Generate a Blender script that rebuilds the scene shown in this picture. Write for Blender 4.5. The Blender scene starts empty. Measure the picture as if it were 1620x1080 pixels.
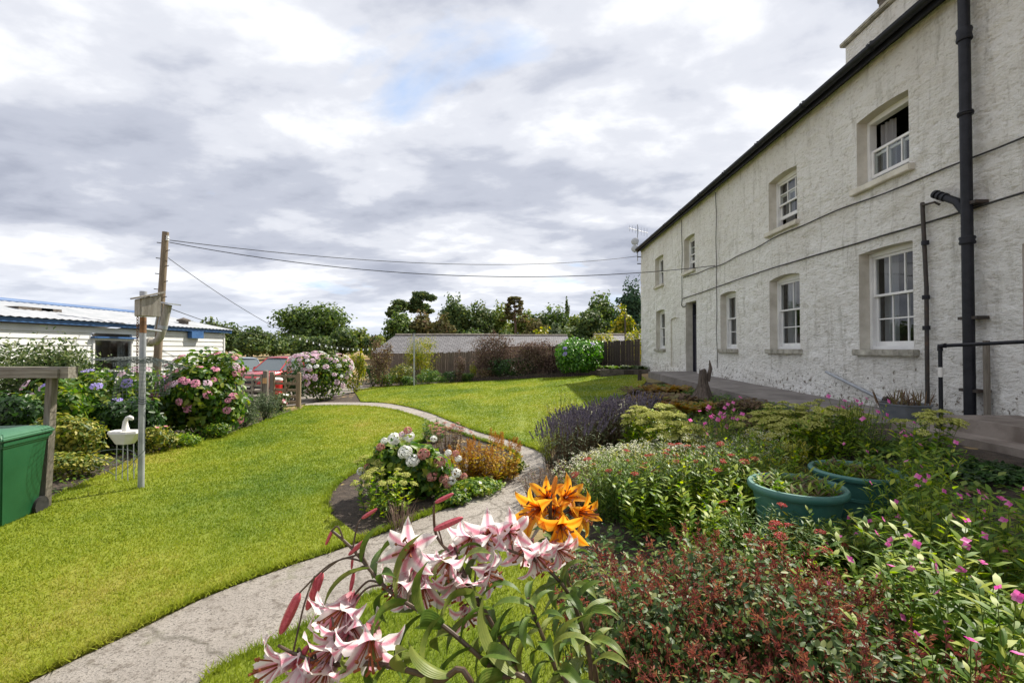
import bpy, bmesh, math, random
import numpy as np
from mathutils import Vector, Matrix, Quaternion, geometry
random.seed(7); RNG = np.random.default_rng(11)
S = bpy.context.scene
C = S.collection
R = math.radians
# ------------------------------------------------------------------ camera
CAMZ = 1.9
FPX = 720.0                                   # focal length in photograph pixels (16 mm on 36 mm)
YAW, PITCH = math.atan(16/720), math.atan(11/720)
cam_d = bpy.data.cameras.new('camera'); cam = bpy.data.objects.new('camera', cam_d); C.objects.link(cam)
cam_d.lens = 16.0; cam_d.sensor_width = 36.0; cam_d.clip_end = 3000; cam_d.clip_start = .05
cam.location = (0, 0, CAMZ)
cam.rotation_euler = (math.pi/2+PITCH, 0, YAW)
S.camera = cam
CAMROT = cam.rotation_euler.to_matrix()
# ------------------------------------------------------------------ sky, sun, exposure
SUN_DIR = Vector((0.455, 0.47, 0.757)).normalized()       # towards the sun
SUN_EL = math.asin(SUN_DIR.z); SUN_AZ = math.atan2(SUN_DIR.x, SUN_DIR.y)
W = bpy.data.worlds.new('World'); S.world = W; W.use_nodes = True
nt = W.node_tree; nt.nodes.clear()
def N(t, **k):
    n = nt.nodes.new(t)
    for a, v in k.items(): setattr(n, a, v)
    return n
def Lk(a, b): nt.links.new(a, b)
out = N('ShaderNodeOutputWorld'); bg = N('ShaderNodeBackground'); Lk(bg.outputs[0], out.inputs[0])
sky = N('ShaderNodeTexSky', sky_type='NISHITA'); sky.sun_disc = False
sky.sun_elevation = SUN_EL; sky.sun_rotation = SUN_AZ; sky.altitude = 60
tc = N('ShaderNodeTexCoord'); sp = N('ShaderNodeSeparateXYZ'); Lk(tc.outputs['Generated'], sp.inputs[0])
def math_n(op, a, b=None, c=None):
    m = N('ShaderNodeMath', operation=op)
    for i, v in enumerate((a, b, c)):
        if v is None: continue
        if isinstance(v, (int, float)): m.inputs[i].default_value = v
        else: Lk(v, m.inputs[i])
    return m.outputs[0]
zz = math_n('ADD', math_n('MAXIMUM', sp.outputs[2], 0.0), 0.16)
cb = N('ShaderNodeCombineXYZ'); Lk(math_n('DIVIDE', sp.outputs[0], zz), cb.inputs[0]); Lk(math_n('DIVIDE', sp.outputs[1], zz), cb.inputs[1])
def noise(scale, det, rough, off, dist=0.0, src=None):
    mp = N('ShaderNodeMapping'); mp.inputs['Location'].default_value = off; mp.inputs['Rotation'].default_value = (0, 0, .5)
    mp.inputs['Scale'].default_value = (1.0, 1.35, 1)
    Lk(src or cb.outputs[0], mp.inputs[0])
    n = N('ShaderNodeTexNoise'); n.inputs['Scale'].default_value = scale; n.inputs['Detail'].default_value = det
    n.inputs['Roughness'].default_value = rough; n.inputs['Distortion'].default_value = dist; Lk(mp.outputs[0], n.inputs['Vector'])
    return n.outputs['Fac']
def ramp(fac, stops, interp='LINEAR'):
    r = N('ShaderNodeValToRGB'); r.color_ramp.interpolation = interp
    e = r.color_ramp.elements
    while len(e) < len(stops): e.new(.5)
    for el, (p, c) in zip(e, stops): el.position = p; el.color = (c[0], c[1], c[2], 1)
    Lk(fac, r.inputs[0]); return r.outputs[0]
def gr(v): return (v, v, v)
cover = ramp(noise(1.15, 9, .54, (3.1, 1.7, 0), .3), [(.23, gr(0)), (.36, gr(1))])
n_big = noise(.9, 7, .5, (8.9, 4.6, 2), .1)
n_fine = noise(2.3, 10, .55, (1.3, 7.7, 5), .15)
tone = math_n('ADD', math_n('MULTIPLY', n_big, .6), math_n('MULTIPLY', n_fine, .4))
sund = N('ShaderNodeVectorMath', operation='DOT_PRODUCT'); Lk(tc.outputs['Generated'], sund.inputs[0]); sund.inputs[1].default_value = SUN_DIR
glow = math_n('MULTIPLY', math_n('POWER', math_n('MAXIMUM', sund.outputs['Value'], 0), 3.0), .075)
tone2 = math_n('ADD', tone, glow)
cloud = ramp(tone2, [(.37, (.265, .285, .345)), (.46, (.35, .37, .43)), (.53, (.48, .495, .54)), (.60, (.63, .64, .665)), (.70, (.73, .735, .75))], 'EASE')
sc = N('ShaderNodeVectorMath', operation='SCALE'); Lk(cloud, sc.inputs[0]); sc.inputs['Scale'].default_value = 10; cloud = sc.outputs[0]
blue = N('ShaderNodeMix', data_type='RGBA'); blue.inputs[0].default_value = .55
Lk(sky.outputs[0], blue.inputs[6]); blue.inputs[7].default_value = (3.6, 5.0, 7.4, 1)
mx = N('ShaderNodeMix', data_type='RGBA'); Lk(cover, mx.inputs[0]); Lk(blue.outputs[2], mx.inputs[6]); Lk(cloud, mx.inputs[7])
# thick air low over the horizon
hz = ramp(sp.outputs[2], [(0.0, gr(.55)), (.16, gr(0))], 'EASE')
mh = N('ShaderNodeMix', data_type='RGBA'); Lk(hz, mh.inputs[0]); Lk(mx.outputs[2], mh.inputs[6]); mh.inputs[7].default_value = (6.0, 6.4, 7.1, 1)
Lk(mh.outputs[2], bg.inputs[0]); bg.inputs[1].default_value = 0.081
sun_d = bpy.data.lights.new('sun', 'SUN'); sun_d.energy = 3.9; sun_d.angle = R(.6); sun_d.color = (1, .93, .82)
sun_o = bpy.data.objects.new('sun', sun_d); C.objects.link(sun_o); sun_o.location = (20, 20, 40)
sun_o.rotation_euler = (-SUN_DIR).to_track_quat('-Z', 'Y').to_euler()
S.view_settings.view_transform = 'Standard'; S.view_settings.look = 'None'; S.view_settings.gamma = 1
S.view_settings.exposure = 1.06; S.view_settings.use_curve_mapping = False
S.render.engine = 'CYCLES'
S.cycles.transparent_max_bounces = 12; S.cycles.max_bounces = 6
# ------------------------------------------------------------------ numpy value noise
def _h(i, j, s):
    v = np.sin(i*127.1+j*311.7+s*74.7)*43758.5453
    return v-np.floor(v)
def vnoise(x, y, s=0):
    i = np.floor(x); j = np.floor(y); u = x-i; v = y-j
    u = u*u*(3-2*u); v = v*v*(3-2*v)
    return (_h(i, j, s)*(1-u)+_h(i+1, j, s)*u)*(1-v)+(_h(i, j+1, s)*(1-u)+_h(i+1, j+1, s)*u)*v
def fbm(x, y, o=4, s=0):
    t = 0; a = .5
    for k in range(o): t = t+a*vnoise(x, y, s+k); x = x*2.03+3.1; y = y*2.03+1.7; a *= .5
    return t
def sst(a, b, x):
    t = np.clip((x-a)/(b-a), 0, 1); return t*t*(3-2*t)
# ------------------------------------------------------------------ the lie of the land
def ground(x, y):
    x = np.asarray(x, float); y = np.asarray(y, float)
    zn = .85*np.clip(x/4.6, 0, 1.0)
    zf = np.interp(x, [-40, -9, -1.25, 4.06, 6, 14], [-.45, -.28, .1, .56, .75, .9])
    z = zn+(zf-zn)*sst(6, 18, y)
    far = -.45+1.5*sst(30, 95, y)+2.5*sst(95, 300, y)
    far = far+.4*np.clip((x+10)/60, -1, 1)
    z = z+(far-z)*sst(27, 36, y)
    z = z+(far-z)*sst(16, 30, np.abs(x)-(0))*sst(10, 20, y)*(1-sst(27, 36, y))
    return z+.03*(fbm(x*.35, y*.35, 2, 5)-.4)
def gz(x, y): return float(ground(x, y))
def ray(px, py):
    d = Vector(((px-810)/FPX, -(py-540)/FPX, -1)); return (CAMROT @ d).normalized()
def G(px, py, h=0.0):
    """photo pixel -> point on the ground (h metres above it)"""
    d = ray(px, py); t = .5
    while t < 400:
        p = d*t
        if CAMZ+p.z <= gz(p.x, p.y)+h: break
        t *= 1.01
    lo, hi = t/1.01, t
    for _ in range(18):
        m = (lo+hi)/2; p = d*m
        if CAMZ+p.z <= gz(p.x, p.y)+h: hi = m
        else: lo = m
    p = d*hi; return Vector((p.x, p.y, CAMZ+p.z))
def P(px, py, Y):
    """photo pixel -> point at depth Y along the garden"""
    d = ray(px, py); t = Y/d.y; return Vector((d.x*t, Y, CAMZ+d.z*t))
def F(px, py, X=6.0):
    d = ray(px, py); t = X/d.x; return Vector((X, d.y*t, CAMZ+d.z*t))
# ------------------------------------------------------------------ materials
def mk(name):
    m = bpy.data.materials.new(name); m.use_nodes = True
    t = m.node_tree; return m, t, t.nodes['Principled BSDF'], t.nodes['Material Output']
def nd(t, typ, **k):
    n = t.nodes.new(typ)
    for a, v in k.items(): setattr(n, a, v)
    return n
def rampn(t, fac, stops):
    r = nd(t, 'ShaderNodeValToRGB'); e = r.color_ramp.elements
    while len(e) < len(stops): e.new(.5)
    for el, (p, c) in zip(e, stops): el.position = p; el.color = (c[0], c[1], c[2], 1)
    t.links.new(fac, r.inputs[0]); return r.outputs[0]
def objnoise(t, scale, det=5, rough=.55, stretch=(1, 1, 1), rot=(0, 0, 0), coord='Object'):
    tc = nd(t, 'ShaderNodeTexCoord'); mp = nd(t, 'ShaderNodeMapping'); mp.inputs['Scale'].default_value = stretch; mp.inputs['Rotation'].default_value = rot
    t.links.new(tc.outputs[coord], mp.inputs[0])
    n = nd(t, 'ShaderNodeTexNoise'); n.inputs['Scale'].default_value = scale; n.inputs['Detail'].default_value = det; n.inputs['Roughness'].default_value = rough
    t.links.new(mp.outputs[0], n.inputs['Vector']); return n.outputs['Fac']
def bumpn(t, p, h, strength=.4, dist=.01):
    b = nd(t, 'ShaderNodeBump'); b.inputs['Strength'].default_value = strength; b.inputs['Distance'].default_value = dist
    t.links.new(h, b.inputs['Height']); t.links.new(b.outputs[0], p.inputs['Normal']); return b
def surf(name, c1, c2, scale=6, rough=.7, bump=.3, bscale=40, stretch=(1, 1, 1), metal=0.0, dist=.006, lo=.35, hi=.65, c3=None, spec=.5):
    m, t, p, o = mk(name)
    f = objnoise(t, scale, 6, .6, stretch)
    st = [(lo, c1), (hi, c2)]
    if c3: st.append((min(hi+.14, .99), c3))
    t.links.new(rampn(t, f, st), p.inputs['Base Color'])
    p.inputs['Roughness'].default_value = rough; p.inputs['Metallic'].default_value = metal; p.inputs['Specular IOR Level'].default_value = spec
    if bump: bumpn(t, p, objnoise(t, bscale, 5, .6, stretch), bump, dist)
    return m
def leafm(name, stops, trans=.35, rough=.5, spec=.35, tcol=None, attr='var'):
    """leaf: colour picked per leaf by its 'var' attribute, light passes through"""
    m, t, p, o = mk(name)
    a = nd(t, 'ShaderNodeAttribute', attribute_name=attr)
    n = len(stops)
    col = rampn(t, a.outputs['Fac'], [(i/max(n-1, 1), c) for i, c in enumerate(stops)] if not isinstance(stops[0][1], tuple) else stops)
    t.links.new(col, p.inputs['Base Color']); p.inputs['Roughness'].default_value = rough; p.inputs['Specular IOR Level'].default_value = spec
    if trans:
        tr = nd(t, 'ShaderNodeBsdfTranslucent'); hs = nd(t, 'ShaderNodeHueSaturation'); hs.inputs['Value'].default_value = 1.5; hs.inputs['Saturation'].default_value = 1.1
        t.links.new(col, hs.inputs['Color']); t.links.new(hs.outputs[0], tr.inputs[0])
        mx = nd(t, 'ShaderNodeMixShader'); mx.inputs[0].default_value = trans
        t.links.new(p.outputs[0], mx.inputs[1]); t.links.new(tr.outputs[0], mx.inputs[2]); t.links.new(mx.outputs[0], o.inputs[0])
    return m
M = {}
def build_materials():
    # painted rubble wall: dirty off-white limewash, grey-green stains, bare spots
    m, t, p, o = mk('limewash'); M['wall'] = m
    f1 = objnoise(t, .8, 6, .6); f2 = objnoise(t, 7, 8, .7); f3 = objnoise(t, 2.0, 8, .68, (1, 3.0, .35))
    c = rampn(t, f1, [(.35, (.77, .75, .705)), (.62, (.86, .85, .82))])
    def over(base, fac, col, lo, hi, inv=False):
        r = rampn(t, fac, [(lo, (0, 0, 0)), (hi, (1, 1, 1))])
        mm = nd(t, 'ShaderNodeMix', data_type='RGBA'); t.links.new(r, mm.inputs[0]); t.links.new(base, mm.inputs[6]); mm.inputs[7].default_value = (*col, 1)
        return mm.outputs[2]
    c = over(c, f2, (.44, .41, .36), .57, .77)
    c = over(c, f3, (.44, .42, .37), .53, .76)
    tcn = nd(t, 'ShaderNodeTexCoord'); sx = nd(t, 'ShaderNodeSeparateXYZ'); t.links.new(tcn.outputs['Object'], sx.inputs[0])
    mr = nd(t, 'ShaderNodeMapRange'); t.links.new(sx.outputs[2], mr.inputs[0]); mr.inputs[1].default_value = 2.6; mr.inputs[2].default_value = .8; mr.inputs[3].default_value = 0; mr.inputs[4].default_value = .185
    f4 = objnoise(t, 11, 9, .72)
    ad = nd(t, 'ShaderNodeMath', operation='ADD'); t.links.new(f4, ad.inputs[0]); t.links.new(mr.outputs[0], ad.inputs[1])
    c = over(c, ad.outputs[0], (.20, .17, .13), .70, .76)
    b1 = objnoise(t, 9, 7, .65, (1, 1, 2.2), (R(-22), 0, 0)); b2 = objnoise(t, 45, 4, .6)
    # shade of the rubble hollows painted into the limewash colour, following the bump
    rr = rampn(t, b1, [(.30, (.62, .59, .53)), (.46, (1, 1, 1))]); ml = nd(t, 'ShaderNodeMix', data_type='RGBA', blend_type='MULTIPLY'); ml.inputs[0].default_value = .8; t.links.new(c, ml.inputs[6]); t.links.new(rr, ml.inputs[7]); c = ml.outputs[2]
    t.links.new(c, p.inputs['Base Color']); p.inputs['Roughness'].default_value = .85; p.inputs['Specular IOR Level'].default_value = .25
    s = nd(t, 'ShaderNodeMath', operation='MULTIPLY_ADD'); t.links.new(b2, s.inputs[0]); s.inputs[1].default_value = .25; t.links.new(b1, s.inputs[2])
    bumpn(t, p, s.outputs[0], 1.0, .075)
    M['reveal'] = surf('reveal_render', (.48, .45, .38), (.66, .63, .56), 3, .85, .35, 30)
    M['sill'] = surf('sill_stone', (.20, .19, .16), (.46, .44, .38), 7, .9, .5, 40, c3=(.60, .58, .52))
    M['wood_white'] = surf('white_gloss_paint', (.68, .68, .68), (.78, .78, .77), 4, .4, .08, 60)
    m, t, p, o = mk('glass'); M['glass'] = m
    gl = nd(t, 'ShaderNodeBsdfGlossy'); gl.inputs['Roughness'].default_value = .015
    tr = nd(t, 'ShaderNodeBsdfTransparent'); tr.inputs[0].default_value = (.82, .86, .86, 1)
    lw = nd(t, 'ShaderNodeLayerWeight'); pw = nd(t, 'ShaderNodeMath', operation='POWER'); t.links.new(lw.outputs['Facing'], pw.inputs[0]); pw.inputs[1].default_value = 3
    ma = nd(t, 'ShaderNodeMath', operation='MULTIPLY_ADD'); t.links.new(pw.outputs[0], ma.inputs[0]); ma.inputs[1].default_value = .6; ma.inputs[2].default_value = .07
    mx = nd(t, 'ShaderNodeMixShader'); t.links.new(ma.outputs[0], mx.inputs[0]); t.links.new(tr.outputs[0], mx.inputs[1]); t.links.new(gl.outputs[0], mx.inputs[2]); t.links.new(mx.outputs[0], o.inputs[0])
    bumpn(t, p, objnoise(t, 3, 2), .1, .01); 
    M['curtain'] = leafm('net_curtain', [(.5, .5, .52), (.62, .62, .63)], .4, .9, .1)
    M['interior'] = surf('dark_interior', (.05, .045, .04), (.09, .08, .07), 2, .9, 0)
    M['iron'] = surf('black_iron', (.004, .005, .009), (.014, .015, .021), 9, .5, .15, 60, spec=.3)
    M['iron_rust'] = surf('rusty_iron', (.02, .018, .018), (.05, .035, .025), 11, .6, .3, 60, c3=(.20, .08, .03))
    M['cable'] = surf('cable_rubber', (.012, .012, .012), (.04, .038, .035), 20, .7, 0)
    M['door'] = surf('navy_door_paint', (.010, .011, .022), (.02, .02, .035), 4, .45, .1, 40)
    M['slate'] = surf('roof_slate', (.06, .065, .075), (.13, .13, .14), 3, .6, .4, 25)
    M['galv'] = surf('galvanised_steel', (.28, .30, .33), (.42, .44, .47), 8, .5, .15, 50, metal=.35, c3=(.30, .19, .11))
    M['steelrust'] = surf('rusting_collar', (.10, .055, .03), (.26, .13, .06), 14, .8, .3, 60)
    M['wood_old'] = surf('weathered_timber', (.11, .095, .075), (.23, .205, .17), 5, .85, .6, 22, (6, 6, .5), dist=.008)
    M['wood_rail'] = surf('weathered_beam', (.13, .115, .09), (.27, .25, .21), 5, .85, .6, 22, (.5, 6, 6), dist=.008)
    M['wood_brown'] = surf('brown_timber', (.16, .115, .07), (.28, .215, .14), 4, .8, .5, 22, (6, 6, .5))
    M['wood_fence'] = surf('fence_boards', (.10, .075, .058), (.21, .165, .125), 3, .9, .6, 20, (8, 8, .5), c3=(.30, .24, .18))
    M['wood_dark'] = surf('dark_fence', (.035, .026, .022), (.07, .052, .042), 3, .9, .5, 20, (8, 8, .5))
    M['pole'] = surf('pole_timber', (.12, .09, .06), (.25, .19, .13), 6, .85, .5, 20, (8, 8, .4))
    M['bin'] = surf('green_plastic', (.007, .066, .024), (.014, .092, .036), 2.5, .45, .12, 90, spec=.45)
    M['bin_lid'] = surf('green_lid_plastic', (.022, .105, .05), (.042, .14, .072), 2.5, .5, .12, 90)
    M['rubber'] = surf('black_rubber', (.01, .01, .01), (.025, .025, .025), 8, .75, .1)
    M['pot'] = surf('teal_plastic', (.03, .12, .105), (.07, .19, .16), 3, .45, .2, 60, c3=(.14, .26, .22))
    M['potred'] = surf('terracotta_red', (.20, .035, .02), (.30, .06, .035), 4, .6, .15, 60)
    M['potgrey'] = surf('grey_tub', (.10, .115, .13), (.17, .185, .20), 4, .6, .15, 60)
    M['compost'] = surf('compost', (.035, .024, .016), (.09, .065, .042), 20, .95, 1, 60, dist=.03)
    M['soil'] = surf('bed_soil', (.03, .021, .015), (.075, .055, .04), 9, .95, 1.0, 30, dist=.04, c3=(.11, .085, .06))
    m, t, p, o = mk('concrete_path'); M['path'] = m
    f1 = objnoise(t, 1.3, 5, .6); f2 = objnoise(t, 60, 6, .75); f3 = objnoise(t, 14, 8, .75)
    c = rampn(t, f1, [(.3, (.25, .225, .20)), (.7, (.36, .33, .295))])
    for f, col, lo, hi in ((f2, (.07, .06, .05), .53, .62), (f3, (.12, .10, .08), .52, .66)):
        r = rampn(t, f, [(lo, (0, 0, 0)), (hi, (1, 1, 1))]); mm = nd(t, 'ShaderNodeMix', data_type='RGBA')
        t.links.new(r, mm.inputs[0]); t.links.new(c, mm.inputs[6]); mm.inputs[7].default_value = (*col, 1); c = mm.outputs[2]
    tcn = nd(t, 'ShaderNodeTexCoord'); vo = nd(t, 'ShaderNodeTexVoronoi', feature='DISTANCE_TO_EDGE'); vo.inputs['Scale'].default_value = .55
    mpv = nd(t, 'ShaderNodeVectorMath', operation='MULTIPLY_ADD'); nz = nd(t, 'ShaderNodeTexNoise'); nz.inputs['Scale'].default_value = 4; t.links.new(tcn.outputs['Object'], nz.inputs['Vector']); t.links.new(nz.outputs['Color'], mpv.inputs[0]); mpv.inputs[1].default_value = (.3, .3, 0); t.links.new(tcn.outputs['Object'], mpv.inputs[2]); t.links.new(mpv.outputs[0], vo.inputs['Vector'])
    f5 = objnoise(t, 2.2, 7, .7)
    for f, col, lo, hi in ((vo.outputs['Distance'], (.10, .09, .07), .012, .0), (f5, (.15, .15, .085), .60, .76)):
        r = rampn(t, f, [(lo, (0, 0, 0)), (hi, (1, 1, 1))] if hi > lo else [(hi, (.7, .7, .7)), (lo, (0, 0, 0))]); mm = nd(t, 'ShaderNodeMix', data_type='RGBA')
        t.links.new(r, mm.inputs[0]); t.links.new(c, mm.inputs[6]); mm.inputs[7].default_value = (*col, 1); c = mm.outputs[2]
    t.links.new(c, p.inputs['Base Color']); p.inputs['Roughness'].default_value = .92
    s = nd(t, 'ShaderNodeMath', operation='MULTIPLY_ADD'); t.links.new(f2, s.inputs[0]); s.inputs[1].default_value = .6; t.links.new(f3, s.inputs[2])
    bumpn(t, p, s.outputs[0], 1.0, .02)
    M['terrace'] = surf('terrace_concrete', (.13, .115, .105), (.23, .205, .19), 2.5, .9, .5, 30, c3=(.28, .26, .24))
    M['step'] = surf('worn_step', (.15, .12, .10), (.27, .23, .20), 4, .9, .6, 30)
    M['stonewall'] = surf('old_edging', (.06, .05, .042), (.14, .12, .10), 7, .95, .8, 25, dist=.02)
    # grass: patchy greens shared by the turf sheet and its blades
    for nm, kk in (('turf', .95), ('blade', 1.36)):
        m, t, p, o = mk(nm); M[nm] = m
        f1 = objnoise(t, .33, 5, .6, (1, .7, 1)); f2 = objnoise(t, 2.6, 6, .65)
        ad = nd(t, 'ShaderNodeMath', operation='MULTIPLY_ADD'); t.links.new(f2, ad.inputs[0]); ad.inputs[1].default_value = .30; f1m = nd(t, 'ShaderNodeMath', operation='MULTIPLY_ADD'); t.links.new(f1, f1m.inputs[0]); f1m.inputs[1].default_value = 1.35; f1m.inputs[2].default_value = -.10; t.links.new(f1m.outputs[0], ad.inputs[2])
        fac = ad.outputs[0]
        if nm == 'blade':
            a = nd(t, 'ShaderNodeAttribute', attribute_name='var'); a2 = nd(t, 'ShaderNodeMath', operation='MULTIPLY_ADD'); t.links.new(a.outputs['Fac'], a2.inputs[0]); a2.inputs[1].default_value = .17; t.links.new(fac, a2.inputs[2])
            a3 = nd(t, 'ShaderNodeMath', operation='SUBTRACT'); t.links.new(a2.outputs[0], a3.inputs[0]); a3.inputs[1].default_value = .085; fac = a3.outputs[0]
        g = [(.40, (.06, .12, .013)), (.54, (.105, .165, .013)), (.68, (.16, .21, .014)), (.82, (.215, .25, .018)), (.97, (.29, .265, .05))]
        col = rampn(t, fac, [(q, tuple(v*kk for v in cc)) for q, cc in g])
        t.links.new(col, p.inputs['Base Color']); p.inputs['Roughness'].default_value = .6; p.inputs['Specular IOR Level'].default_value = .25
        if nm == 'blade':
            tr = nd(t, 'ShaderNodeBsdfTranslucent'); t.links.new(col, tr.inputs[0]); mx = nd(t, 'ShaderNodeMixShader'); mx.inputs[0].default_value = .5
            t.links.new(p.outputs[0], mx.inputs[1]); t.links.new(tr.outputs[0], mx.inputs[2]); t.links.new(mx.outputs[0], o.inputs[0])
        else: bumpn(t, p, objnoise(t, 90, 4, .7), .8, .02)
    m, t, p, o = mk('open_ground'); M['ground'] = m
    f1 = objnoise(t, .05, 6, .6, (1, 2.5, 1)); f2 = objnoise(t, 3, 6, .7)
    c = rampn(t, f1, [(.38, (.10, .105, .03)), (.50, (.25, .17, .075)), (.65, (.32, .225, .11))])
    t.links.new(c, p.inputs['Base Color']); p.inputs['Roughness'].default_value = .95; bumpn(t, p, f2, .8, .08)
    M['yard'] = surf('yard_gravel', (.16, .14, .12), (.27, .245, .21), 5, .95, .8, 50, dist=.02)
    M['chalet'] = surf('white_cladding', (.56, .565, .55), (.66, .665, .645), 2, .55, .1, 30)
    M['blue'] = surf('blue_fascia_paint', (.025, .085, .22), (.04, .12, .29), 4, .5, .1, 40)
    M['corr'] = surf('corrugated_white_sheet', (.28, .30, .32), (.38, .39, .41), 2.5, .6, .15, 30, c3=(.30, .27, .24))
    M['barnroof'] = None
    m, t, p, o = mk('stone_slates'); M['barnroof'] = m
    tcn = nd(t, 'ShaderNodeTexCoord'); mp = nd(t, 'ShaderNodeMapping'); t.links.new(tcn.outputs['UV'], mp.inputs[0])
    br = nd(t, 'ShaderNodeTexBrick'); t.links.new(mp.outputs[0], br.inputs['Vector']); br.inputs['Scale'].default_value = 1
    br.inputs['Brick Width'].default_value = .32; br.inputs['Row Height'].default_value = .22; br.inputs['Mortar Size'].default_value = .022
    br.inputs['Color1'].default_value = (.115, .112, .12, 1); br.inputs['Color2'].default_value = (.175, .17, .18, 1); br.inputs['Mortar'].default_value = (.05, .05, .05, 1); br.inputs['Bias'].default_value = .1
    t.links.new(br.outputs['Color'], p.inputs['Base Color']); p.inputs['Roughness'].default_value = .8; bumpn(t, p, br.outputs['Fac'], .6, .03).invert = True
    M['stone'] = surf('barn_stone', (.14, .12, .10), (.28, .25, .21), 5, .9, .7, 14)
    for nm, col in (('car_red', (.42, .012, .02)), ('car_silver', (.24, .29, .34))):
        m, t, p, o = mk(nm); M[nm] = m; p.inputs['Base Color'].default_value = (*col, 1); p.inputs['Roughness'].default_value = .28; p.inputs['Metallic'].default_value = .25
        p.inputs['Coat Weight'].default_value = .8; p.inputs['Coat Roughness'].default_value = .06
    m, t, p, o = mk('car_glass'); M['car_glass'] = m; p.inputs['Base Color'].default_value = (.16, .19, .20, 1); p.inputs['Roughness'].default_value = .05; p.inputs['Metallic'].default_value = .5; p.inputs['Specular IOR Level'].default_value = .8
    m, t, p, o = mk('lamp_lens'); M['lens'] = m; p.inputs['Base Color'].default_value = (.7, .7, .7, 1); p.inputs['Roughness'].default_value = .1; p.inputs['Metallic'].default_value = .4
    M['orange'] = surf('orange_lens', (.6, .13, .02), (.7, .18, .03), 3, .3, 0)
    M['redplastic'] = surf('red_plastic', (.5, .01, .012), (.58, .02, .02), 3, .4, 0)
    M['white'] = surf('white_painted', (.62, .61, .58), (.74, .73, .70), 5, .6, .15, 40)
    M['birdbox'] = surf('grey_birdbox_wood', (.22, .20, .17), (.36, .34, .30), 6, .85, .5, 24, (6, 6, .6))
    M['dish'] = surf('dish_grey', (.36, .37, .39), (.46, .47, .49), 4, .5, 0)
    M['bulb'] = surf('clear_bulb', (.65, .67, .7), (.8, .82, .85), 4, .15, 0)
    M['mesh'] = surf('green_wire_mesh', (.03, .045, .045), (.09, .11, .11), 20, .6, 0)
    M['sign'] = surf('tan_sign', (.45, .25, .10), (.55, .33, .14), 5, .6, .1)
    M['bark'] = surf('bark', (.045, .036, .027), (.11, .09, .07), 6, .95, .9, 14, (3, 3, .6), dist=.03)
    M['pinebark'] = surf('pine_bark', (.09, .055, .04), (.19, .12, .085), 4, .95, .9, 10, (3, 3, .6), dist=.03)
    M['stump'] = surf('stump_bark', (.06, .045, .035), (.17, .135, .11), 9, .95, 1, 22, (3, 3, .5), dist=.03)
    M['stem'] = leafm('green_stem', [(.07, .12, .02), (.12, .17, .03)], .1)
    M['stem_brown'] = leafm('brown_stem', [(.07, .04, .025), (.14, .085, .045)], 0)
    M['twig'] = leafm('dead_twig', [(.10, .062, .045), (.19, .125, .095), (.27, .20, .15)], 0, .9)
    M['stem_lily'] = surf('lily_stem', (.05, .028, .02), (.09, .06, .03), 20, .5, .1)
    # foliage
    M['hyd'] = leafm('hydrangea_leaf', [(.028, .075, .011), (.065, .145, .016), (.14, .225, .025), (.25, .28, .035)], .38, .42)
    M['hyd_dark'] = leafm('deep_green_leaf', [(.012, .035, .009), (.025, .065, .014), (.05, .11, .02)], .3, .4)
    M['laurel'] = leafm('laurel_leaf', [(.03, .10, .012), (.06, .18, .016), (.11, .27, .025), (.17, .33, .035)], .35, .35, .5)
    M['loose'] = leafm('privet_leaf', [(.03, .06, .015), (.07, .115, .03), (.14, .18, .06), (.24, .26, .13)], .35)
    M['varieg'] = leafm('variegated_leaf', [(.05, .09, .014), (.11, .16, .02), (.26, .26, .035), (.40, .36, .09)], .3)
    M['yellowg'] = leafm('yellow_green_leaf', [(.07, .12, .010), (.16, .20, .014), (.30, .29, .02), (.42, .35, .03)], .4)
    M['grey'] = leafm('grey_green_leaf', [(.045, .075, .035), (.09, .125, .06), (.17, .20, .11)], .25, .7)
    M['sedum'] = leafm('sedum_leaf', [(.08, .175, .017), (.155, .26, .022), (.26, .355, .028), (.40, .43, .04)], .45, .45)
    M['herb'] = leafm('herb_leaf', [(.05, .12, .014), (.11, .20, .02), (.21, .30, .03), (.36, .40, .05)], .42)
    M['herb2'] = leafm('blue_green_herb', [(.035, .095, .022), (.07, .15, .03), (.13, .21, .04), (.22, .28, .06)], .4)
    M['redleaf'] = leafm('red_shrub_leaf', [(.035, .075, .022), (.07, .12, .035), (.13, .18, .055), (.24, .26, .09)], .35)
    M['redflower'] = leafm('red_bract', [(.085, .022, .02), (.17, .04, .036), (.27, .085, .06), (.36, .19, .09)], .3, .7)
    M['lilyleaf'] = None
    M['brown'] = leafm('brown_foliage', [(.07, .045, .03), (.14, .09, .055), (.22, .15, .09), (.15, .16, .05)], .3, .8)
    M['deadhedge'] = leafm('dead_hedge_leaf', [(.075, .045, .038), (.14, .09, .075), (.21, .15, .115), (.10, .09, .045)], .25, .85)
    M['gold'] = leafm('gold_astilbe', [(.16, .085, .012), (.36, .19, .015), (.52, .33, .02), (.42, .38, .03)], .4, .7)
    M['goldbrown'] = leafm('rust_plume', [(.20, .085, .025), (.36, .16, .035), (.50, .28, .05)], .3, .8)
    M['fern'] = leafm('bracken', [(.13, .06, .014), (.25, .13, .025), (.30, .20, .04), (.12, .15, .03)], .35, .7)
    M['lavender'] = leafm('lavender_flower', [(.06, .052, .062), (.10, .085, .115), (.15, .13, .185), (.17, .145, .125)], .15, .8)
    M['seedhead'] = leafm('sedum_flower', [(.28, .31, .06), (.42, .43, .10), (.55, .54, .19)], .2, .7)
    M['yarrowred'] = leafm('yarrow_red', [(.35, .03, .035), (.50, .06, .07), (.48, .16, .10)], .2, .7)
    M['pale'] = leafm('pale_floret', [(.42, .43, .28), (.62, .62, .48), (.78, .77, .66)], .3, .7)
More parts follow.
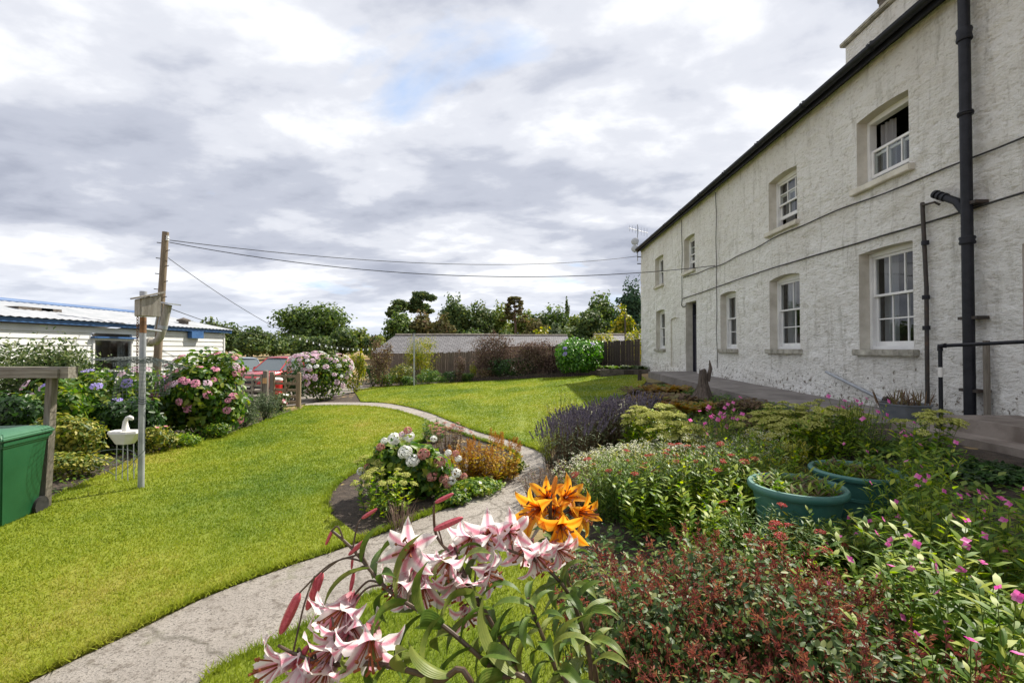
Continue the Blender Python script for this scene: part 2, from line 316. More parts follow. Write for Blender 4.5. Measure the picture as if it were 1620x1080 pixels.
    M['white_f'] = leafm('white_floret', [(.60, .62, .58), (.74, .75, .72), (.82, .82, .80)], .25, .6)
    M['pink_f'] = leafm('pink_floret', [(.50, .16, .28), (.64, .27, .38), (.72, .42, .48)], .3, .6)
    M['palepink_f'] = leafm('pale_pink_floret', [(.52, .33, .42), (.66, .48, .57), (.74, .64, .70)], .3, .6)
    M['dusk_f'] = leafm('dusky_floret', [(.40, .14, .13), (.52, .25, .21), (.62, .40, .33)], .25, .7)
    M['blue_f'] = leafm('blue_floret', [(.22, .19, .48), (.34, .28, .60), (.46, .38, .64)], .3, .6)
    M['magenta'] = leafm('willowherb_petal', [(.55, .08, .32), (.68, .15, .44), (.75, .28, .52)], .4, .5)
    M['rose'] = leafm('rose_petal', [(.60, .18, .26), (.72, .35, .38)], .35, .5)
    M['oak'] = leafm('oak_leaf', [(.025, .055, .012), (.055, .10, .018), (.10, .16, .028), (.16, .21, .04)], .3, .6)
    M['wood1'] = leafm('woodland_leaf', [(.03, .06, .018), (.06, .105, .026), (.11, .16, .038), (.17, .205, .055)], .3, .6)
    M['pine'] = leafm('pine_needles', [(.035, .068, .020), (.068, .11, .03), (.115, .155, .042), (.165, .18, .055)], .35, .7)
    M['pinebrown'] = leafm('browning_needles', [(.06, .065, .024), (.11, .11, .036), (.17, .15, .05), (.15, .09, .05)], .3, .8)
    M['lightwood'] = leafm('light_green_leaf', [(.06, .10, .016), (.12, .175, .026), (.20, .245, .04), (.29, .30, .06)], .35, .6)
    M['cypress'] = leafm('cypress_leaf', [(.018, .05, .024), (.035, .08, .038), (.06, .115, .05)], .2, .7)
    # lily petals: stripe and margin follow the petal's own coordinates
    def petal(name, base, mid, edge, throat):
        m, t, p, o = mk(name); M[name] = m
        a = nd(t, 'ShaderNodeAttribute', attribute_name='across'); b = nd(t, 'ShaderNodeAttribute', attribute_name='along')
        nn = objnoise(t, 60, 3, .6)
        ad = nd(t, 'ShaderNodeMath', operation='MULTIPLY_ADD'); t.links.new(nn, ad.inputs[0]); ad.inputs[1].default_value = .35; t.links.new(a.outputs['Fac'], ad.inputs[2])
        c1 = rampn(t, ad.outputs[0], [(.20, base), (.37, mid), (.68, edge)])
        r = rampn(t, b.outputs['Fac'], [(.05, (1, 1, 1)), (.32, (0, 0, 0))])
        mm = nd(t, 'ShaderNodeMix', data_type='RGBA'); t.links.new(r, mm.inputs[0]); t.links.new(c1, mm.inputs[6]); mm.inputs[7].default_value = (*throat, 1)
        t.links.new(mm.outputs[2], p.inputs['Base Color']); p.inputs['Roughness'].default_value = .45
        tr = nd(t, 'ShaderNodeBsdfTranslucent'); t.links.new(mm.outputs[2], tr.inputs[0]); mx = nd(t, 'ShaderNodeMixShader'); mx.inputs[0].default_value = .6
        t.links.new(p.outputs[0], mx.inputs[1]); t.links.new(tr.outputs[0], mx.inputs[2]); t.links.new(mx.outputs[0], o.inputs[0])
    petal('petal_pink', (.66, .12, .22), (.80, .42, .52), (.88, .84, .84), (.70, .26, .32))
    petal('petal_orange', (.66, .10, .008), (.85, .30, .010), (.90, .45, .035), (.40, .03, .006))
    m, t, p, o = mk('lily_leaf'); M['lilyleaf'] = m
    a = nd(t, 'ShaderNodeAttribute', attribute_name='across'); v = nd(t, 'ShaderNodeAttribute', attribute_name='var')
    wv = nd(t, 'ShaderNodeMath', operation='MULTIPLY'); t.links.new(a.outputs['Fac'], wv.inputs[0]); wv.inputs[1].default_value = 30
    sn = nd(t, 'ShaderNodeMath', operation='SINE'); t.links.new(wv.outputs[0], sn.inputs[0])
    nn = objnoise(t, 5, 4, .6)
    oi = nd(t, 'ShaderNodeObjectInfo')
    ad = nd(t, 'ShaderNodeMath', operation='MULTIPLY_ADD'); t.links.new(oi.outputs['Random'], ad.inputs[0]); ad.inputs[1].default_value = .5; t.links.new(nn, ad.inputs[2])
    col = rampn(t, ad.outputs[0], [(.35, (.055, .115, .014)), (.70, (.10, .17, .022)), (1.0, (.21, .25, .05))])
    t.links.new(col, p.inputs['Base Color']); p.inputs['Roughness'].default_value = .45; bumpn(t, p, sn.outputs[0], .22, .0012)
    tr = nd(t, 'ShaderNodeBsdfTranslucent'); t.links.new(col, tr.inputs[0]); mx = nd(t, 'ShaderNodeMixShader'); mx.inputs[0].default_value = .35
    t.links.new(p.outputs[0], mx.inputs[1]); t.links.new(tr.outputs[0], mx.inputs[2]); t.links.new(mx.outputs[0], o.inputs[0])
    M['bud'] = surf('lily_bud', (.36, .035, .06), (.50, .10, .12), 18, .45, .15, 60, c3=(.50, .22, .16))
    M['bud_orange'] = surf('orange_bud', (.5, .14, .01), (.65, .25, .02), 18, .45, .1)
    M['anther'] = surf('anther', (.16, .04, .01), (.25, .07, .015), 20, .8, 0)
build_materials()
# ------------------------------------------------------------------ objects
def tag(o, label=None, cat=None, group=None, kind=None):
    if label: o['label'] = label
    if cat: o['category'] = cat
    if group: o['group'] = group
    if kind: o['kind'] = kind
    return o
def empty(name, loc=(0, 0, 0), label=None, cat=None, group=None, rz=0):
    o = bpy.data.objects.new(name, None); C.objects.link(o); o.location = loc; o.rotation_euler = (0, 0, rz); o.empty_display_size = .1
    return tag(o, label, cat, group)
def link(name, me, parent=None, loc=None, rot=None, scale=None):
    o = bpy.data.objects.new(name, me); C.objects.link(o)
    if parent: o.parent = parent
    if loc is not None: o.location = loc
    if rot is not None:
        if isinstance(rot, Quaternion): o.rotation_mode = 'QUATERNION'; o.rotation_quaternion = rot
        else: o.rotation_euler = rot
    if scale is not None: o.scale = (scale,)*3 if isinstance(scale, (int, float)) else scale
    return o
class MB:
    """collects shapes into one mesh"""
    def __init__(s): s.v = []; s.f = []; s.uv = None
    def add(s, v, f):
        n = len(s.v); s.v += [tuple(p) for p in v]; s.f += [tuple(i+n for i in q) for q in f]; return s
    def box(s, x0, x1, y0, y1, z0, z1):
        v = [(x, y, z) for z in (z0, z1) for y in (y0, y1) for x in (x0, x1)]
        return s.add(v, [(0, 2, 3, 1), (4, 5, 7, 6), (0, 1, 5, 4), (2, 6, 7, 3), (0, 4, 6, 2), (1, 3, 7, 5)])
    def cbox(s, c, d, rot=None):
        h = [q/2 for q in d]; v = [Vector((x*h[0], y*h[1], z*h[2])) for z in (-1, 1) for y in (-1, 1) for x in (-1, 1)]
        if rot is not None: v = [rot @ q for q in v]
        return s.add([q+Vector(c) for q in v], [(0, 2, 3, 1), (4, 5, 7, 6), (0, 1, 5, 4), (2, 6, 7, 3), (0, 4, 6, 2), (1, 3, 7, 5)])
    def tube(s, pts, r, n=8, cap=True):
        pts = [Vector(p) for p in pts]; k = len(pts); rs = r if isinstance(r, (list, tuple)) else [r]*k
        rings = []; up = None
        for i, p in enumerate(pts):
            d = (pts[min(i+1, k-1)]-pts[max(i-1, 0)]).normalized()
            if up is None: up = d.orthogonal().normalized()
            else: up = (up-d*up.dot(d)); up = up.normalized() if up.length > 1e-6 else d.orthogonal().normalized()
            w = d.cross(up); rings.append([p+(up*math.cos(a)+w*math.sin(a))*rs[i] for a in [2*math.pi*j/n for j in range(n)]])
        f = [(i*n+j, i*n+(j+1) % n, (i+1)*n+(j+1) % n, (i+1)*n+j) for i in range(k-1) for j in range(n)]
        if cap: f += [tuple(range(n-1, -1, -1)), tuple((k-1)*n+j for j in range(n))]
        return s.add([q for g in rings for q in g], f)
    def lathe(s, prof, n=24, c=(0, 0, 0)):
        v = [(c[0]+r*math.cos(2*math.pi*j/n), c[1]+r*math.sin(2*math.pi*j/n), c[2]+z) for r, z in prof for j in range(n)]
        return s.add(v, [(i*n+j, i*n+(j+1) % n, (i+1)*n+(j+1) % n, (i+1)*n+j) for i in range(len(prof)-1) for j in range(n)])
    def mesh(s, name, mat, smooth=False, bevel=0):
        me = bpy.data.meshes.new(name); me.from_pydata(s.v, [], s.f)
        bm = bmesh.new(); bm.from_mesh(me)
        bmesh.ops.recalc_face_normals(bm, faces=bm.faces)
        if bevel: bmesh.ops.bevel(bm, geom=[e for e in bm.edges if len(e.link_faces) == 2 and e.calc_face_angle(0) > .6], offset=bevel, segments=2, affect='EDGES', clamp_overlap=True)
        bm.to_mesh(me); bm.free()
        if mat: me.materials.append(M[mat])
        if smooth:
            for p in me.polygons: p.use_smooth = True
            me.set_sharp_from_angle(angle=R(40))
        return me
    def build(s, name, mat, parent=None, smooth=False, bevel=0, **k): return link(name, s.mesh(name, mat, smooth, bevel), parent, **k)
def npmesh(name, v, f, mat, attrs=None, smooth=False):
    """fast mesh from arrays; f is (n, k) with constant k"""
    v = np.asarray(v, np.float32); f = np.asarray(f, np.int32); me = bpy.data.meshes.new(name); n, k = f.shape
    me.vertices.add(len(v)); me.vertices.foreach_set('co', v.ravel())
    me.loops.add(n*k); me.loops.foreach_set('vertex_index', f.ravel())
    me.polygons.add(n); me.polygons.foreach_set('loop_start', np.arange(n, dtype=np.int32)*k)
    try: me.polygons.foreach_set('loop_total', np.full(n, k, np.int32))
    except Exception: pass
    if smooth: me.polygons.foreach_set('use_smooth', np.ones(n, bool))
    me.update(calc_edges=True); me.validate()
    for a, val in (attrs or {}).items():
        at = me.attributes.new(a, 'FLOAT', 'POINT'); at.data.foreach_set('value', np.asarray(val, np.float32))
    if mat: me.materials.append(M[mat])
    return me
# ---- leaf templates: (vertices, triangles/quads) lying along +Y, normal +Z, unit length
T = {}
T['leaf'] = (np.array([(0, 0, 0), (-.27, .35, .07), (0, .42, -.03), (.27, .35, .07), (-.2, .72, .03), (0, .75, -.05), (.2, .72, .03), (0, 1, -.1)], float),
             np.array([(0, 2, 1, 1), (0, 3, 2, 2), (1, 2, 5, 4), (2, 3, 6, 5), (4, 5, 7, 7), (5, 6, 7, 7)]))
T['small'] = (np.array([(0, 0, 0), (-.26, .5, .06), (.26, .5, .06), (0, 1, -.06)], float), np.array([(0, 2, 3, 1)]))
T['lance'] = (np.array([(0, 0, 0), (-.09, .3, .02), (.09, .3, .02), (-.08, .65, .0), (.08, .65, .0), (0, 1, -.12)], float), np.array([(0, 2, 1, 1), (1, 2, 4, 3), (3, 4, 5, 5)]))
T['blade'] = (np.array([(-.06, 0, 0), (.06, 0, 0), (.045, .55, 0), (-.045, .55, 0), (0, 1, -.08)], float), np.array([(0, 1, 2, 3), (3, 2, 4, 4)]))
T['clump'] = (np.array([(-.5, 0, 0), (.1, -.35, .15), (.55, .1, 0), (.2, .5, -.12), (-.35, .45, .1)], float), np.array([(0, 1, 2, 3), (0, 3, 4, 4)]))
T['tuft'] = (np.array([(-.12, 0, 0), (.12, 0, 0), (.05, 1, 0), (-.05, 1, 0), (0, 0, -.12), (0, 0, .12), (0, 1, .05), (0, 1, -.05)], float), np.array([(0, 1, 2, 3), (4, 5, 6, 7)]))
T['floret'] = (np.array([(0, 0, 0), (-.28, .3, .06), (0, .5, .08), (.28, .3, .06), (.3, -.28, .06), (.5, 0, .08), (0, -.5, .08), (-.3, -.28, .06), (-.5, 0, .08)], float),
               np.array([(0, 3, 2, 1), (0, 4, 5, 3), (0, 7, 6, 4), (0, 1, 8, 7)]))
for k_, (v_, f_) in list(T.items()):
    # turn degenerate quads into triangles, so that every template is all-triangle
    tri = []
    for q in f_:
        q = list(q)
        if q[2] == q[3]: tri.append(q[:3])
        else: tri += [[q[0], q[1], q[2]], [q[0], q[2], q[3]]]
    T[k_] = (v_, np.array(tri))
def frames(nrm, axis):
    """rotation matrices whose columns are (side, axis, normal)"""
    a = axis-nrm*np.sum(axis*nrm, 1, keepdims=True); l = np.linalg.norm(a, axis=1, keepdims=True); a = a/np.maximum(l, 1e-6)
    s = np.cross(a, nrm); return np.stack([s, a, nrm], 2)
def unit(v): return v/np.maximum(np.linalg.norm(v, axis=1, keepdims=True), 1e-9)
def scat(tmpl, pos, Rm, size, var=None, wid=1.0):
    tv, tf = T[tmpl]; n = len(pos); k = len(tv)
    size = np.broadcast_to(np.asarray(size, float), (n,)); tv = tv*np.array([wid, 1, 1])
    v = np.einsum('nij,kj->nki', Rm, tv)*size[:, None, None]+pos[:, None, :]
    f = tf[None]+(np.arange(n)*k)[:, None, None]
    if var is None: var = RNG.random(n)
    return v.reshape(-1, 3), f.reshape(-1, 3), np.repeat(var, k)
def joinp(parts):
    vs, fs, va, o = [], [], [], 0
    for v, f, a in parts: vs.append(v); fs.append(f+o); va.append(a); o += len(v)
    return np.concatenate(vs), np.concatenate(fs), np.concatenate(va)
def pmesh(name, parts, mat):
    v, f, a = joinp(parts); return npmesh(name, v, f, mat, {'var': a})
def rdir(n): return unit(RNG.normal(size=(n, 3)))
def tubes(segs, r, var=None):
    """many thin 3-sided stalks: segs (n, m, 3) polylines"""
    segs = np.asarray(segs, float); n, m, _ = segs.shape; ang = np.array([0, 2.094, 4.189])
    r = np.broadcast_to(np.asarray(r, float), (n,)); tap = np.linspace(1, .5, m)
    off = np.stack([np.cos(ang), np.sin(ang), 0*ang], 1)
    v = segs[:, :, None, :]+off[None, None]*(r[:, None]*tap[None])[:, :, None, None]
    f = []
    for i in range(m-1):
        for j in range(3):
            a, b = i*3+j, i*3+(j+1) % 3; f += [(a, b, b+3), (a, b+3, a+3)]
    f = np.array(f)[None]+(np.arange(n)*m*3)[:, None, None]
    if var is None: var = RNG.random(n)
    return v.reshape(-1, 3), f.reshape(-1, 3), np.repeat(var, m*3)
def cloud(lobes, n, size, tmpl='leaf', shell=.4, jit=.6, var=(0, 1), wid=1.0, lump=.18, updown=.25):
    """leaves spread through the outer layer of a set of ellipsoid lobes [(centre, radii)]"""
    w = np.array([(r[0]*r[1]+r[1]*r[2]+r[0]*r[2]) for c, r in lobes]); w = w/w.sum()
    idx = RNG.choice(len(lobes), n, p=w); c = np.array([l[0] for l in lobes], float)[idx]; r = np.array([l[1] for l in lobes], float)[idx]
    d = rdir(n); rad = 1-shell*RNG.random(n)**1.6
    rad = rad*(1+lump*(np.sin(d[:, 0]*7+idx)+np.sin(d[:, 1]*8+idx*2)+np.sin(d[:, 2]*7.3+idx*3))/2)
    p = c+d*r*rad[:, None]
    nr = unit(d/r*np.mean(r, 1, keepdims=True)+jit*rdir(n)+np.array([0, 0, updown])); ax = rdir(n)+np.array([0, 0, -.4])
    return scat(tmpl, p, frames(nr, ax), size*(.65+.7*RNG.random(n)), var[0]+(var[1]-var[0])*RNG.random(n)**1.2, wid)
# ------------------------------------------------------------------ shaped ground sheets
def smooth_poly(pts, closed=True, n=8):
    pts = [Vector(p) for p in pts]; k = len(pts); o = []
    rng = range(k if closed else k-1)
    for i in rng:
        p0, p1, p2, p3 = (pts[(i+j-1) % k] if closed else pts[min(max(i+j-1, 0), k-1)] for j in range(4))
        for s in range(n):
            t = s/n; o.append(.5*((2*p1)+(p2-p0)*t+(2*p0-5*p1+4*p2-p3)*t*t+(3*p1-p0-3*p2+p3)*t**3))
    if not closed: o.append(pts[-1])
    return o
def inside(x, y, poly):
    px = np.array([p[0] for p in poly]); py = np.array([p[1] for p in poly]); x = np.asarray(x); r = np.zeros(x.shape, bool); j = len(px)-1
    for i in range(len(px)):
        c = ((py[i] > y) != (py[j] > y)) & (x < (px[j]-px[i])*(y-py[i])/(py[j]-py[i]+1e-12)+px[i]); r ^= c; j = i
    return r
def sheet(name, poly, lift, mat, cell, skirt=0.0, zf=ground, bumpy=0.0):
    poly = [Vector((p[0], p[1])) for p in poly]
    xs = [p.x for p in poly]; ys = [p.y for p in poly]
    gx, gy = np.meshgrid(np.arange(min(xs), max(xs), cell), np.arange(min(ys), max(ys), cell)); gx = gx.ravel(); gy = gy.ravel()
    gx = gx+.3*cell*(RNG.random(gx.shape)-.5); gy = gy+.3*cell*(RNG.random(gy.shape)-.5)
    k = inside(gx, gy, poly); pts = poly+[Vector((a, b)) for a, b in zip(gx[k], gy[k])]; nb = len(poly)
    v2, e2, f2, ov, oe, of = geometry.delaunay_2d_cdt(pts, [(i, (i+1) % nb) for i in range(nb)], [], 1, 1e-5)
    z = zf(np.array([p.x for p in v2]), np.array([p.y for p in v2]))+lift
    if bumpy: z = z+bumpy*(fbm(np.array([p.x for p in v2])*6, np.array([p.y for p in v2])*6, 3, 9)-.5)
    V = [(p.x, p.y, zz) for p, zz in zip(v2, z)]; Fc = [tuple(f) for f in f2]
    if skirt:
        n0 = len(V); b = [Vector((p.x, p.y)) for p in poly]
        for p in b:
            q = float(zf(p.x, p.y))+lift+(bumpy*(float(fbm(np.array(p.x*6), np.array(p.y*6), 3, 9))-.5) if bumpy else 0); V += [(p.x, p.y, q), (p.x, p.y, q-skirt)]
        for i in range(nb):
            j = (i+1) % nb; Fc.append((n0+2*i, n0+2*j, n0+2*j+1, n0+2*i+1))
    me = bpy.data.meshes.new(name); me.from_pydata(V, [], Fc)
    bm = bmesh.new(); bm.from_mesh(me); bmesh.ops.recalc_face_normals(bm, faces=bm.faces)
    if sum(f.normal.z for f in bm.faces) < 0: bmesh.ops.reverse_faces(bm, faces=bm.faces)
    bm.to_mesh(me); bm.free(); me.materials.append(M[mat])
    o = link(name, me); return tag(o, kind='structure')
def pg(pixels): return [G(*p) for p in pixels]
# base ground: fine near the garden, coarse far off
def axis_pts(parts):
    o = []
    for a, b, s in parts: o += list(np.arange(a, b, s))
    return np.array(o+[parts[-1][1]])
gx_ = axis_pts([(-900, -100, 60), (-100, -40, 6), (-40, -14, 1.0), (-14, 8, .22), (8, 40, 2), (40, 100, 6), (100, 900, 60)])
gy_ = axis_pts([(-60, -2, 4), (-2, 12, .22), (12, 36, .5), (36, 120, 3), (120, 300, 12), (300, 1500, 80)])
XX, YY = np.meshgrid(gx_, gy_); ZZ = ground(XX, YY)
nx, ny = len(gx_), len(gy_); ii = (np.arange(ny-1)[:, None]*nx+np.arange(nx-1)[None]).ravel()
me = npmesh('ground', np.stack([XX, YY, ZZ], 2).reshape(-1, 3), np.stack([ii, ii+1, ii+nx+1, ii+nx], 1), 'ground', smooth=True)
tag(link('ground', me), kind='structure')
# pixel outlines of the paved and planted areas
PATH_L = [(-60, 1140), (60, 1076), (200, 1008), (330, 945), (450, 900), (545, 868), (625, 838), (705, 806), (760, 782), (800, 757), (822, 735), (818, 718), (780, 702), (735, 688), (690, 673), (655, 659), (615, 648), (560, 643), (482, 643)]
PATH_R = [(230, 1180), (320, 1076), (450, 1008), (560, 955), (690, 900), (790, 860), (850, 815), (868, 775), (868, 735), (850, 714), (805, 697), (760, 685), (715, 668), (680, 654), (640, 643), (590, 637), (484, 637)]
pl = smooth_poly([G(*p).xy for p in PATH_L], False, 5); pr = smooth_poly([G(*p).xy for p in PATH_R], False, 5)
gate_l, gate_r = pl[-1], pr[-1]
path_poly = pl+list(reversed(pr))
sheet('path', path_poly, .012, 'path', .18, .05, bumpy=.012)
# left lawn: follows the path edge, cut by the round bed
LAWN1 = [(475, 649), (440, 660), (372, 686), (300, 706), (235, 722), (160, 757), (85, 790), (0, 832), (-110, 880), (-330, 960), (-330, 1150)]
l1 = [Vector(p).xy for p in smooth_poly([G(*p).xy for p in LAWN1], False, 4)]
BED = [(520, 815), (515, 795), (530, 770), (555, 752), (585, 735), (630, 715), (680, 695)]
bed_edge = smooth_poly([G(*p).xy for p in BED], False, 5)
def off(poly, d):
    o = []
    for i, p in enumerate(poly):
        a = poly[max(i-1, 0)]; b = poly[min(i+1, len(poly)-1)]; t = (b-a).normalized(); o.append(p+Vector((-t.y, t.x))*d)
    return o
pl_in = off(pl, .035)
i0 = min(range(len(pl)), key=lambda i: (pl[i]-G(600, 850).xy).length); i1 = min(range(len(pl)), key=lambda i: (pl[i]-G(700, 677).xy).length)
lawn1_poly = pl_in[:i0]+[G(560, 846).xy]+bed_edge+pl_in[i1:]+l1
lawn1 = sheet('lawn_left', lawn1_poly, .035, 'turf', .22, .06, bumpy=.012)
# right lawn
LAWN2 = [(560, 618), (600, 612), (655, 609), (708, 606), (790, 601.5), (870, 598), (956, 594), (1007, 594), (1022, 604), (1000, 618), (965, 640), (925, 668), (880, 706)]
l2 = smooth_poly([G(*p).xy for p in LAWN2], False, 4)
pr_in = off(pr, -.035)
j0 = min(range(len(pr)), key=lambda i: (pr[i]-G(858, 720).xy).length); j1 = min(range(len(pr)), key=lambda i: (pr[i]-G(545, 637).xy).length)
lawn2_poly = l2+pr_in[j0:j1]
sheet('lawn_right', lawn2_poly, .035, 'turf', .3, .06, bumpy=.012)
# small patch of grass between the path and the lilies
j2 = min(range(len(pr)), key=lambda i: (pr[i]-G(320, 1076).xy).length); j3 = min(range(len(pr)), key=lambda i: (pr[i]-G(800, 858).xy).length)
lawn3_poly = pr_in[j2:j3]+[G(850, 880).xy, G(905, 930).xy, G(930, 1010).xy, Vector((.45, 1.7)), Vector((.1, 1.0)), Vector((-1.3, 1.0))]
sheet('lawn_patch', lawn3_poly, .035, 'turf', .2, .06, bumpy=.012)
# planting beds (dark soil)
def bedsheet(name, poly): return sheet(name, poly, .006, 'soil', .16, 0, bumpy=.03)
bedsheet('soil_island', [G(*p).xy for p in [(508, 820), (505, 790), (530, 760), (580, 728), (640, 703), (700, 680), (760, 690), (822, 718), (826, 740), (800, 765), (740, 795), (640, 838), (575, 858)]])
bedsheet('soil_border', [Vector(p) for p in [(-.2, .6), (.05, 2.6), (.0, 4.2), (.35, 5.6), (.45, 7.4), (1.2, 10), (2.4, 14), (4.2, 19), (4.64, 19), (4.64, 6.5), (5.3, 6.45), (5.3, 3.6), (6.0, 3.6), (6.0, -1), (.2, -1)]])
bedsheet('soil_left', l1[:]+[Vector((-14, 3)), Vector((-14, 12)), Vector((-10.5, 16))])
bedsheet('soil_back', l2[:30]+[Vector((5.8, 24.5)), Vector((-10, 30)), Vector((-10, 26))])
bedsheet('soil_gateside', [G(*p).xy for p in [(486, 637), (575, 637), (585, 622), (620, 611), (575, 604), (500, 612), (470, 628)]])
sheet('yard', [Vector(p) for p in [(-8.4, 17.0), (-9.5, 15.2), (-40, 14), (-40, 34), (-14, 34), (-8, 24)]], .03, 'yard', .8)
# grass blades, thinner on the ground with distance
def blades(name, label, poly, dens, h0, seed):
    rg = np.random.default_rng(seed); xs = [p[0] for p in poly]; ys = [p[1] for p in poly]
    A = (max(xs)-min(xs))*(max(ys)-min(ys)); n = int(dens*A); x = rg.uniform(min(xs), max(xs), n); y = rg.uniform(min(ys), max(ys), n)
    d = np.hypot(x, y); keep = rg.random(n) < np.clip((3.0/np.maximum(d, .1))**1.7, 0, 1)
    keep &= (y > 1.2) & (np.abs(x)/np.maximum(y, .1) < 1.35)
    x, y = x[keep], y[keep]; k = inside(x, y, poly); x, y = x[k], y[k]; d = np.hypot(x, y); n = len(x)
    z = ground(x, y)+.035+.012*(fbm(x*6, y*6, 3, 9)-.5)-.004
    w = np.maximum(.0026, .0011*d)*(.7+.6*rg.random(n)); h = h0*(.55+.8*rg.random(n))*(1+.25*np.minimum(d/10, 1))
    a = rg.random(n)*6.283; ln = h*(.2+.55*rg.random(n)); b = rg.random(n)*6.283
    base = np.stack([x, y, z], 1); sx = np.stack([np.cos(a)*w, np.sin(a)*w, 0*w], 1)
    tip = base+np.stack([np.cos(b)*ln, np.sin(b)*ln, h], 1)
    v = np.stack([base-sx, base+sx, tip], 1).reshape(-1, 3); f = np.arange(3*n).reshape(-1, 3)
    tag(link(name, npmesh(name, v, f, 'blade', {'var': np.repeat(rg.random(n), 3)})), label, 'grass', kind='stuff')
    return n
nb = blades('grass', 'short mown yellow-green grass of the left lawn', lawn1_poly, 14000, .021, 1)
nb += blades('grass', 'short mown grass of the far lawn below the fence', lawn2_poly, 12000, .021, 2)
nb += blades('grass', 'longer grass between path and pink lilies', lawn3_poly, 5200, .05, 3)
# ragged longer grass hanging over the cut edges
def fringe(label, line, per_m, seed):
    rg = np.random.default_rng(seed); pts = []
    for a, b in zip(line[:-1], line[1:]):
        for _ in range(int((b-a).length*per_m*min(1, 5/max(1, a.length)))+0): pts.append(a.lerp(b, rg.random()))
    q = np.array([(p.x, p.y) for p in pts]); q = q[(q[:, 1] > 1.3)]; n = len(q); q = q+rg.normal(0, .018, q.shape); d = np.hypot(q[:, 0], q[:, 1])
    z = ground(q[:, 0], q[:, 1])+.02; w = np.maximum(.0032, .0013*d); h = .03+.045*rg.random(n)**2; a = rg.random(n)*6.283; b = rg.random(n)*6.283; ln = .02+.05*rg.random(n)
    base = np.c_[q, z]; sx = np.c_[np.cos(a)*w, np.sin(a)*w, 0*w]; tip = base+np.c_[np.cos(b)*ln, np.sin(b)*ln, h]
    tag(link('grass_fringe', npmesh('grass_fringe', np.stack([base-sx, base+sx, tip], 1).reshape(-1, 3), np.arange(3*n).reshape(-1, 3), 'blade', {'var': np.repeat(rg.random(n)*.7, 3)})), label, 'grass', kind='stuff')
fringe('ragged grass along the left edge of the path', pl_in, 900, 31); fringe('ragged grass along the right edge of the path', pr_in[j0-2:j1], 900, 32)
fringe('ragged grass round the cut edge of the round bed', bed_edge, 700, 33); fringe('ragged grass on path edge below the lilies', pr_in[j2:j3], 900, 34); fringe('ragged grass along the left border edge', l1[:-10], 500, 35)
print('blades', nb)
# terrace along the house, with a step edge
TER = [(4.62, 6.4), (4.62, 19.2), (4.9, 19.4), (6.05, 19.4), (6.05, 6.4)]
def terz(y): return .885+.017*(y-7)
mb = MB(); ys = list(np.arange(6.4, 17.3, .65))
V = []; 
for y in ys:
    wob = .025*math.sin(y*2.1)+.02*math.sin(y*5.3); V += [(4.62+wob, y, terz(y)-.22), (4.62+wob, y, terz(y)), (6.2, y, terz(y)+.02)]
Fc = []
for i in range(len(ys)-1): a = i*3; Fc += [(a, a+1, a+4, a+3), (a+1, a+2, a+5, a+4)]
Fc += [(0, 2, 1), (len(V)-3, len(V)-2, len(V)-1)]
mb.add(V, Fc); tag(mb.build('terrace', 'terrace'), kind='structure')
# ------------------------------------------------------------------ the house
HX = 6.0; EAVE = CAMZ+4.99
house = empty('farmhouse', (HX, 12, .9), 'long two-storey whitewashed rubble farmhouse with white sash windows', 'house')
def op(pl_, pr_, zt, zb, arch=0.0, kind='win', depth=.2, **k):
    y1 = F(pl_, 551).y; y0 = F(pr_, 551).y; return dict(y0=y0, y1=y1, z0=CAMZ+zb, z1=CAMZ+zt, arch=arch, kind=kind, depth=depth, **k)
OPS = [
 op(1037, 1050, 4.0, 2.76, .03, cols=2, up=1, low=1, name='U1'), op(1083, 1100, 4.0, 2.78, .05, cols=2, up=1, low=1, name='U2', gap=.28),
 op(1218, 1263, 4.0, 2.80, .05, cols=3, up=2, low=1, name='U3', gap=.22), op(1359, 1442.5, 4.02, 2.84, .04, cols=3, up=1, low=1, name='U4', dropped=True),
 op(1038, 1052, 1.62, -.02, .05, cols=2, up=1, low=2, name='G1'), op(1140, 1165, 1.60, -.02, .05, cols=2, up=1, low=2, name='G2'),
 op(1218, 1266, 1.62, -.02, .07, cols=2, up=1, low=2, name='G3'), op(1360, 1446, 1.66, -.02, .025, cols=3, up=1, low=2, name='G4'),
 op(1085, 1102, 1.66, -.88, 0, 'door', .28), op(1061, 1074, 1.16, -.74, .05, 'niche', .06),
 dict(y0=4.35, y1=5.58, z0=CAMZ-.72, z1=CAMZ+1.25, arch=.05, kind='door2', depth=.25)]
def mergeax(vals, spans):
    o = set(round(v, 4) for v in vals)
    for a, b, s in spans:
        n = max(1, round((b-a)/s))
        for i in range(n+1): o.add(round(a+(b-a)*i/n, 4))
    o = sorted(o); keep = [o[0]]; fixed = set(round(v, 4) for v in vals)
    for q in o[1:]:
        if q-keep[-1] < .018:
            if q in fixed and keep[-1] not in fixed: keep[-1] = q
            elif q in fixed: keep.append(q)
            continue
        keep.append(q)
    return np.array(keep)
Ya = mergeax([v for o in OPS for v in (o['y0'], o['y1'])]+[-2.5, 23.05], [(-2.5, 4.3, .4), (4.3, 13, .045), (13, 23.05, .075)])
Za = mergeax([v for o in OPS for v in (o['z0'], o['z1'])]+[.3, EAVE], [(.3, EAVE, .045)])
YG, ZG = np.meshgrid(Ya, Za)
u = YG*.93-ZG*.36; w_ = ZG*.93+YG*.36
disp = .065*(fbm(YG*2.6-ZG*.9, ZG*5.5+YG*1.2, 4, 2)-.47)+.042*(fbm(YG*9, ZG*14, 3, 6)-.45)+.05*(fbm(YG*.4, ZG*.5, 2, 4)-.4)
disp = disp+.05*sst(1.55, 1.0, ZG)*fbm(YG*3, ZG*3, 3, 8)
msk = np.ones_like(YG)
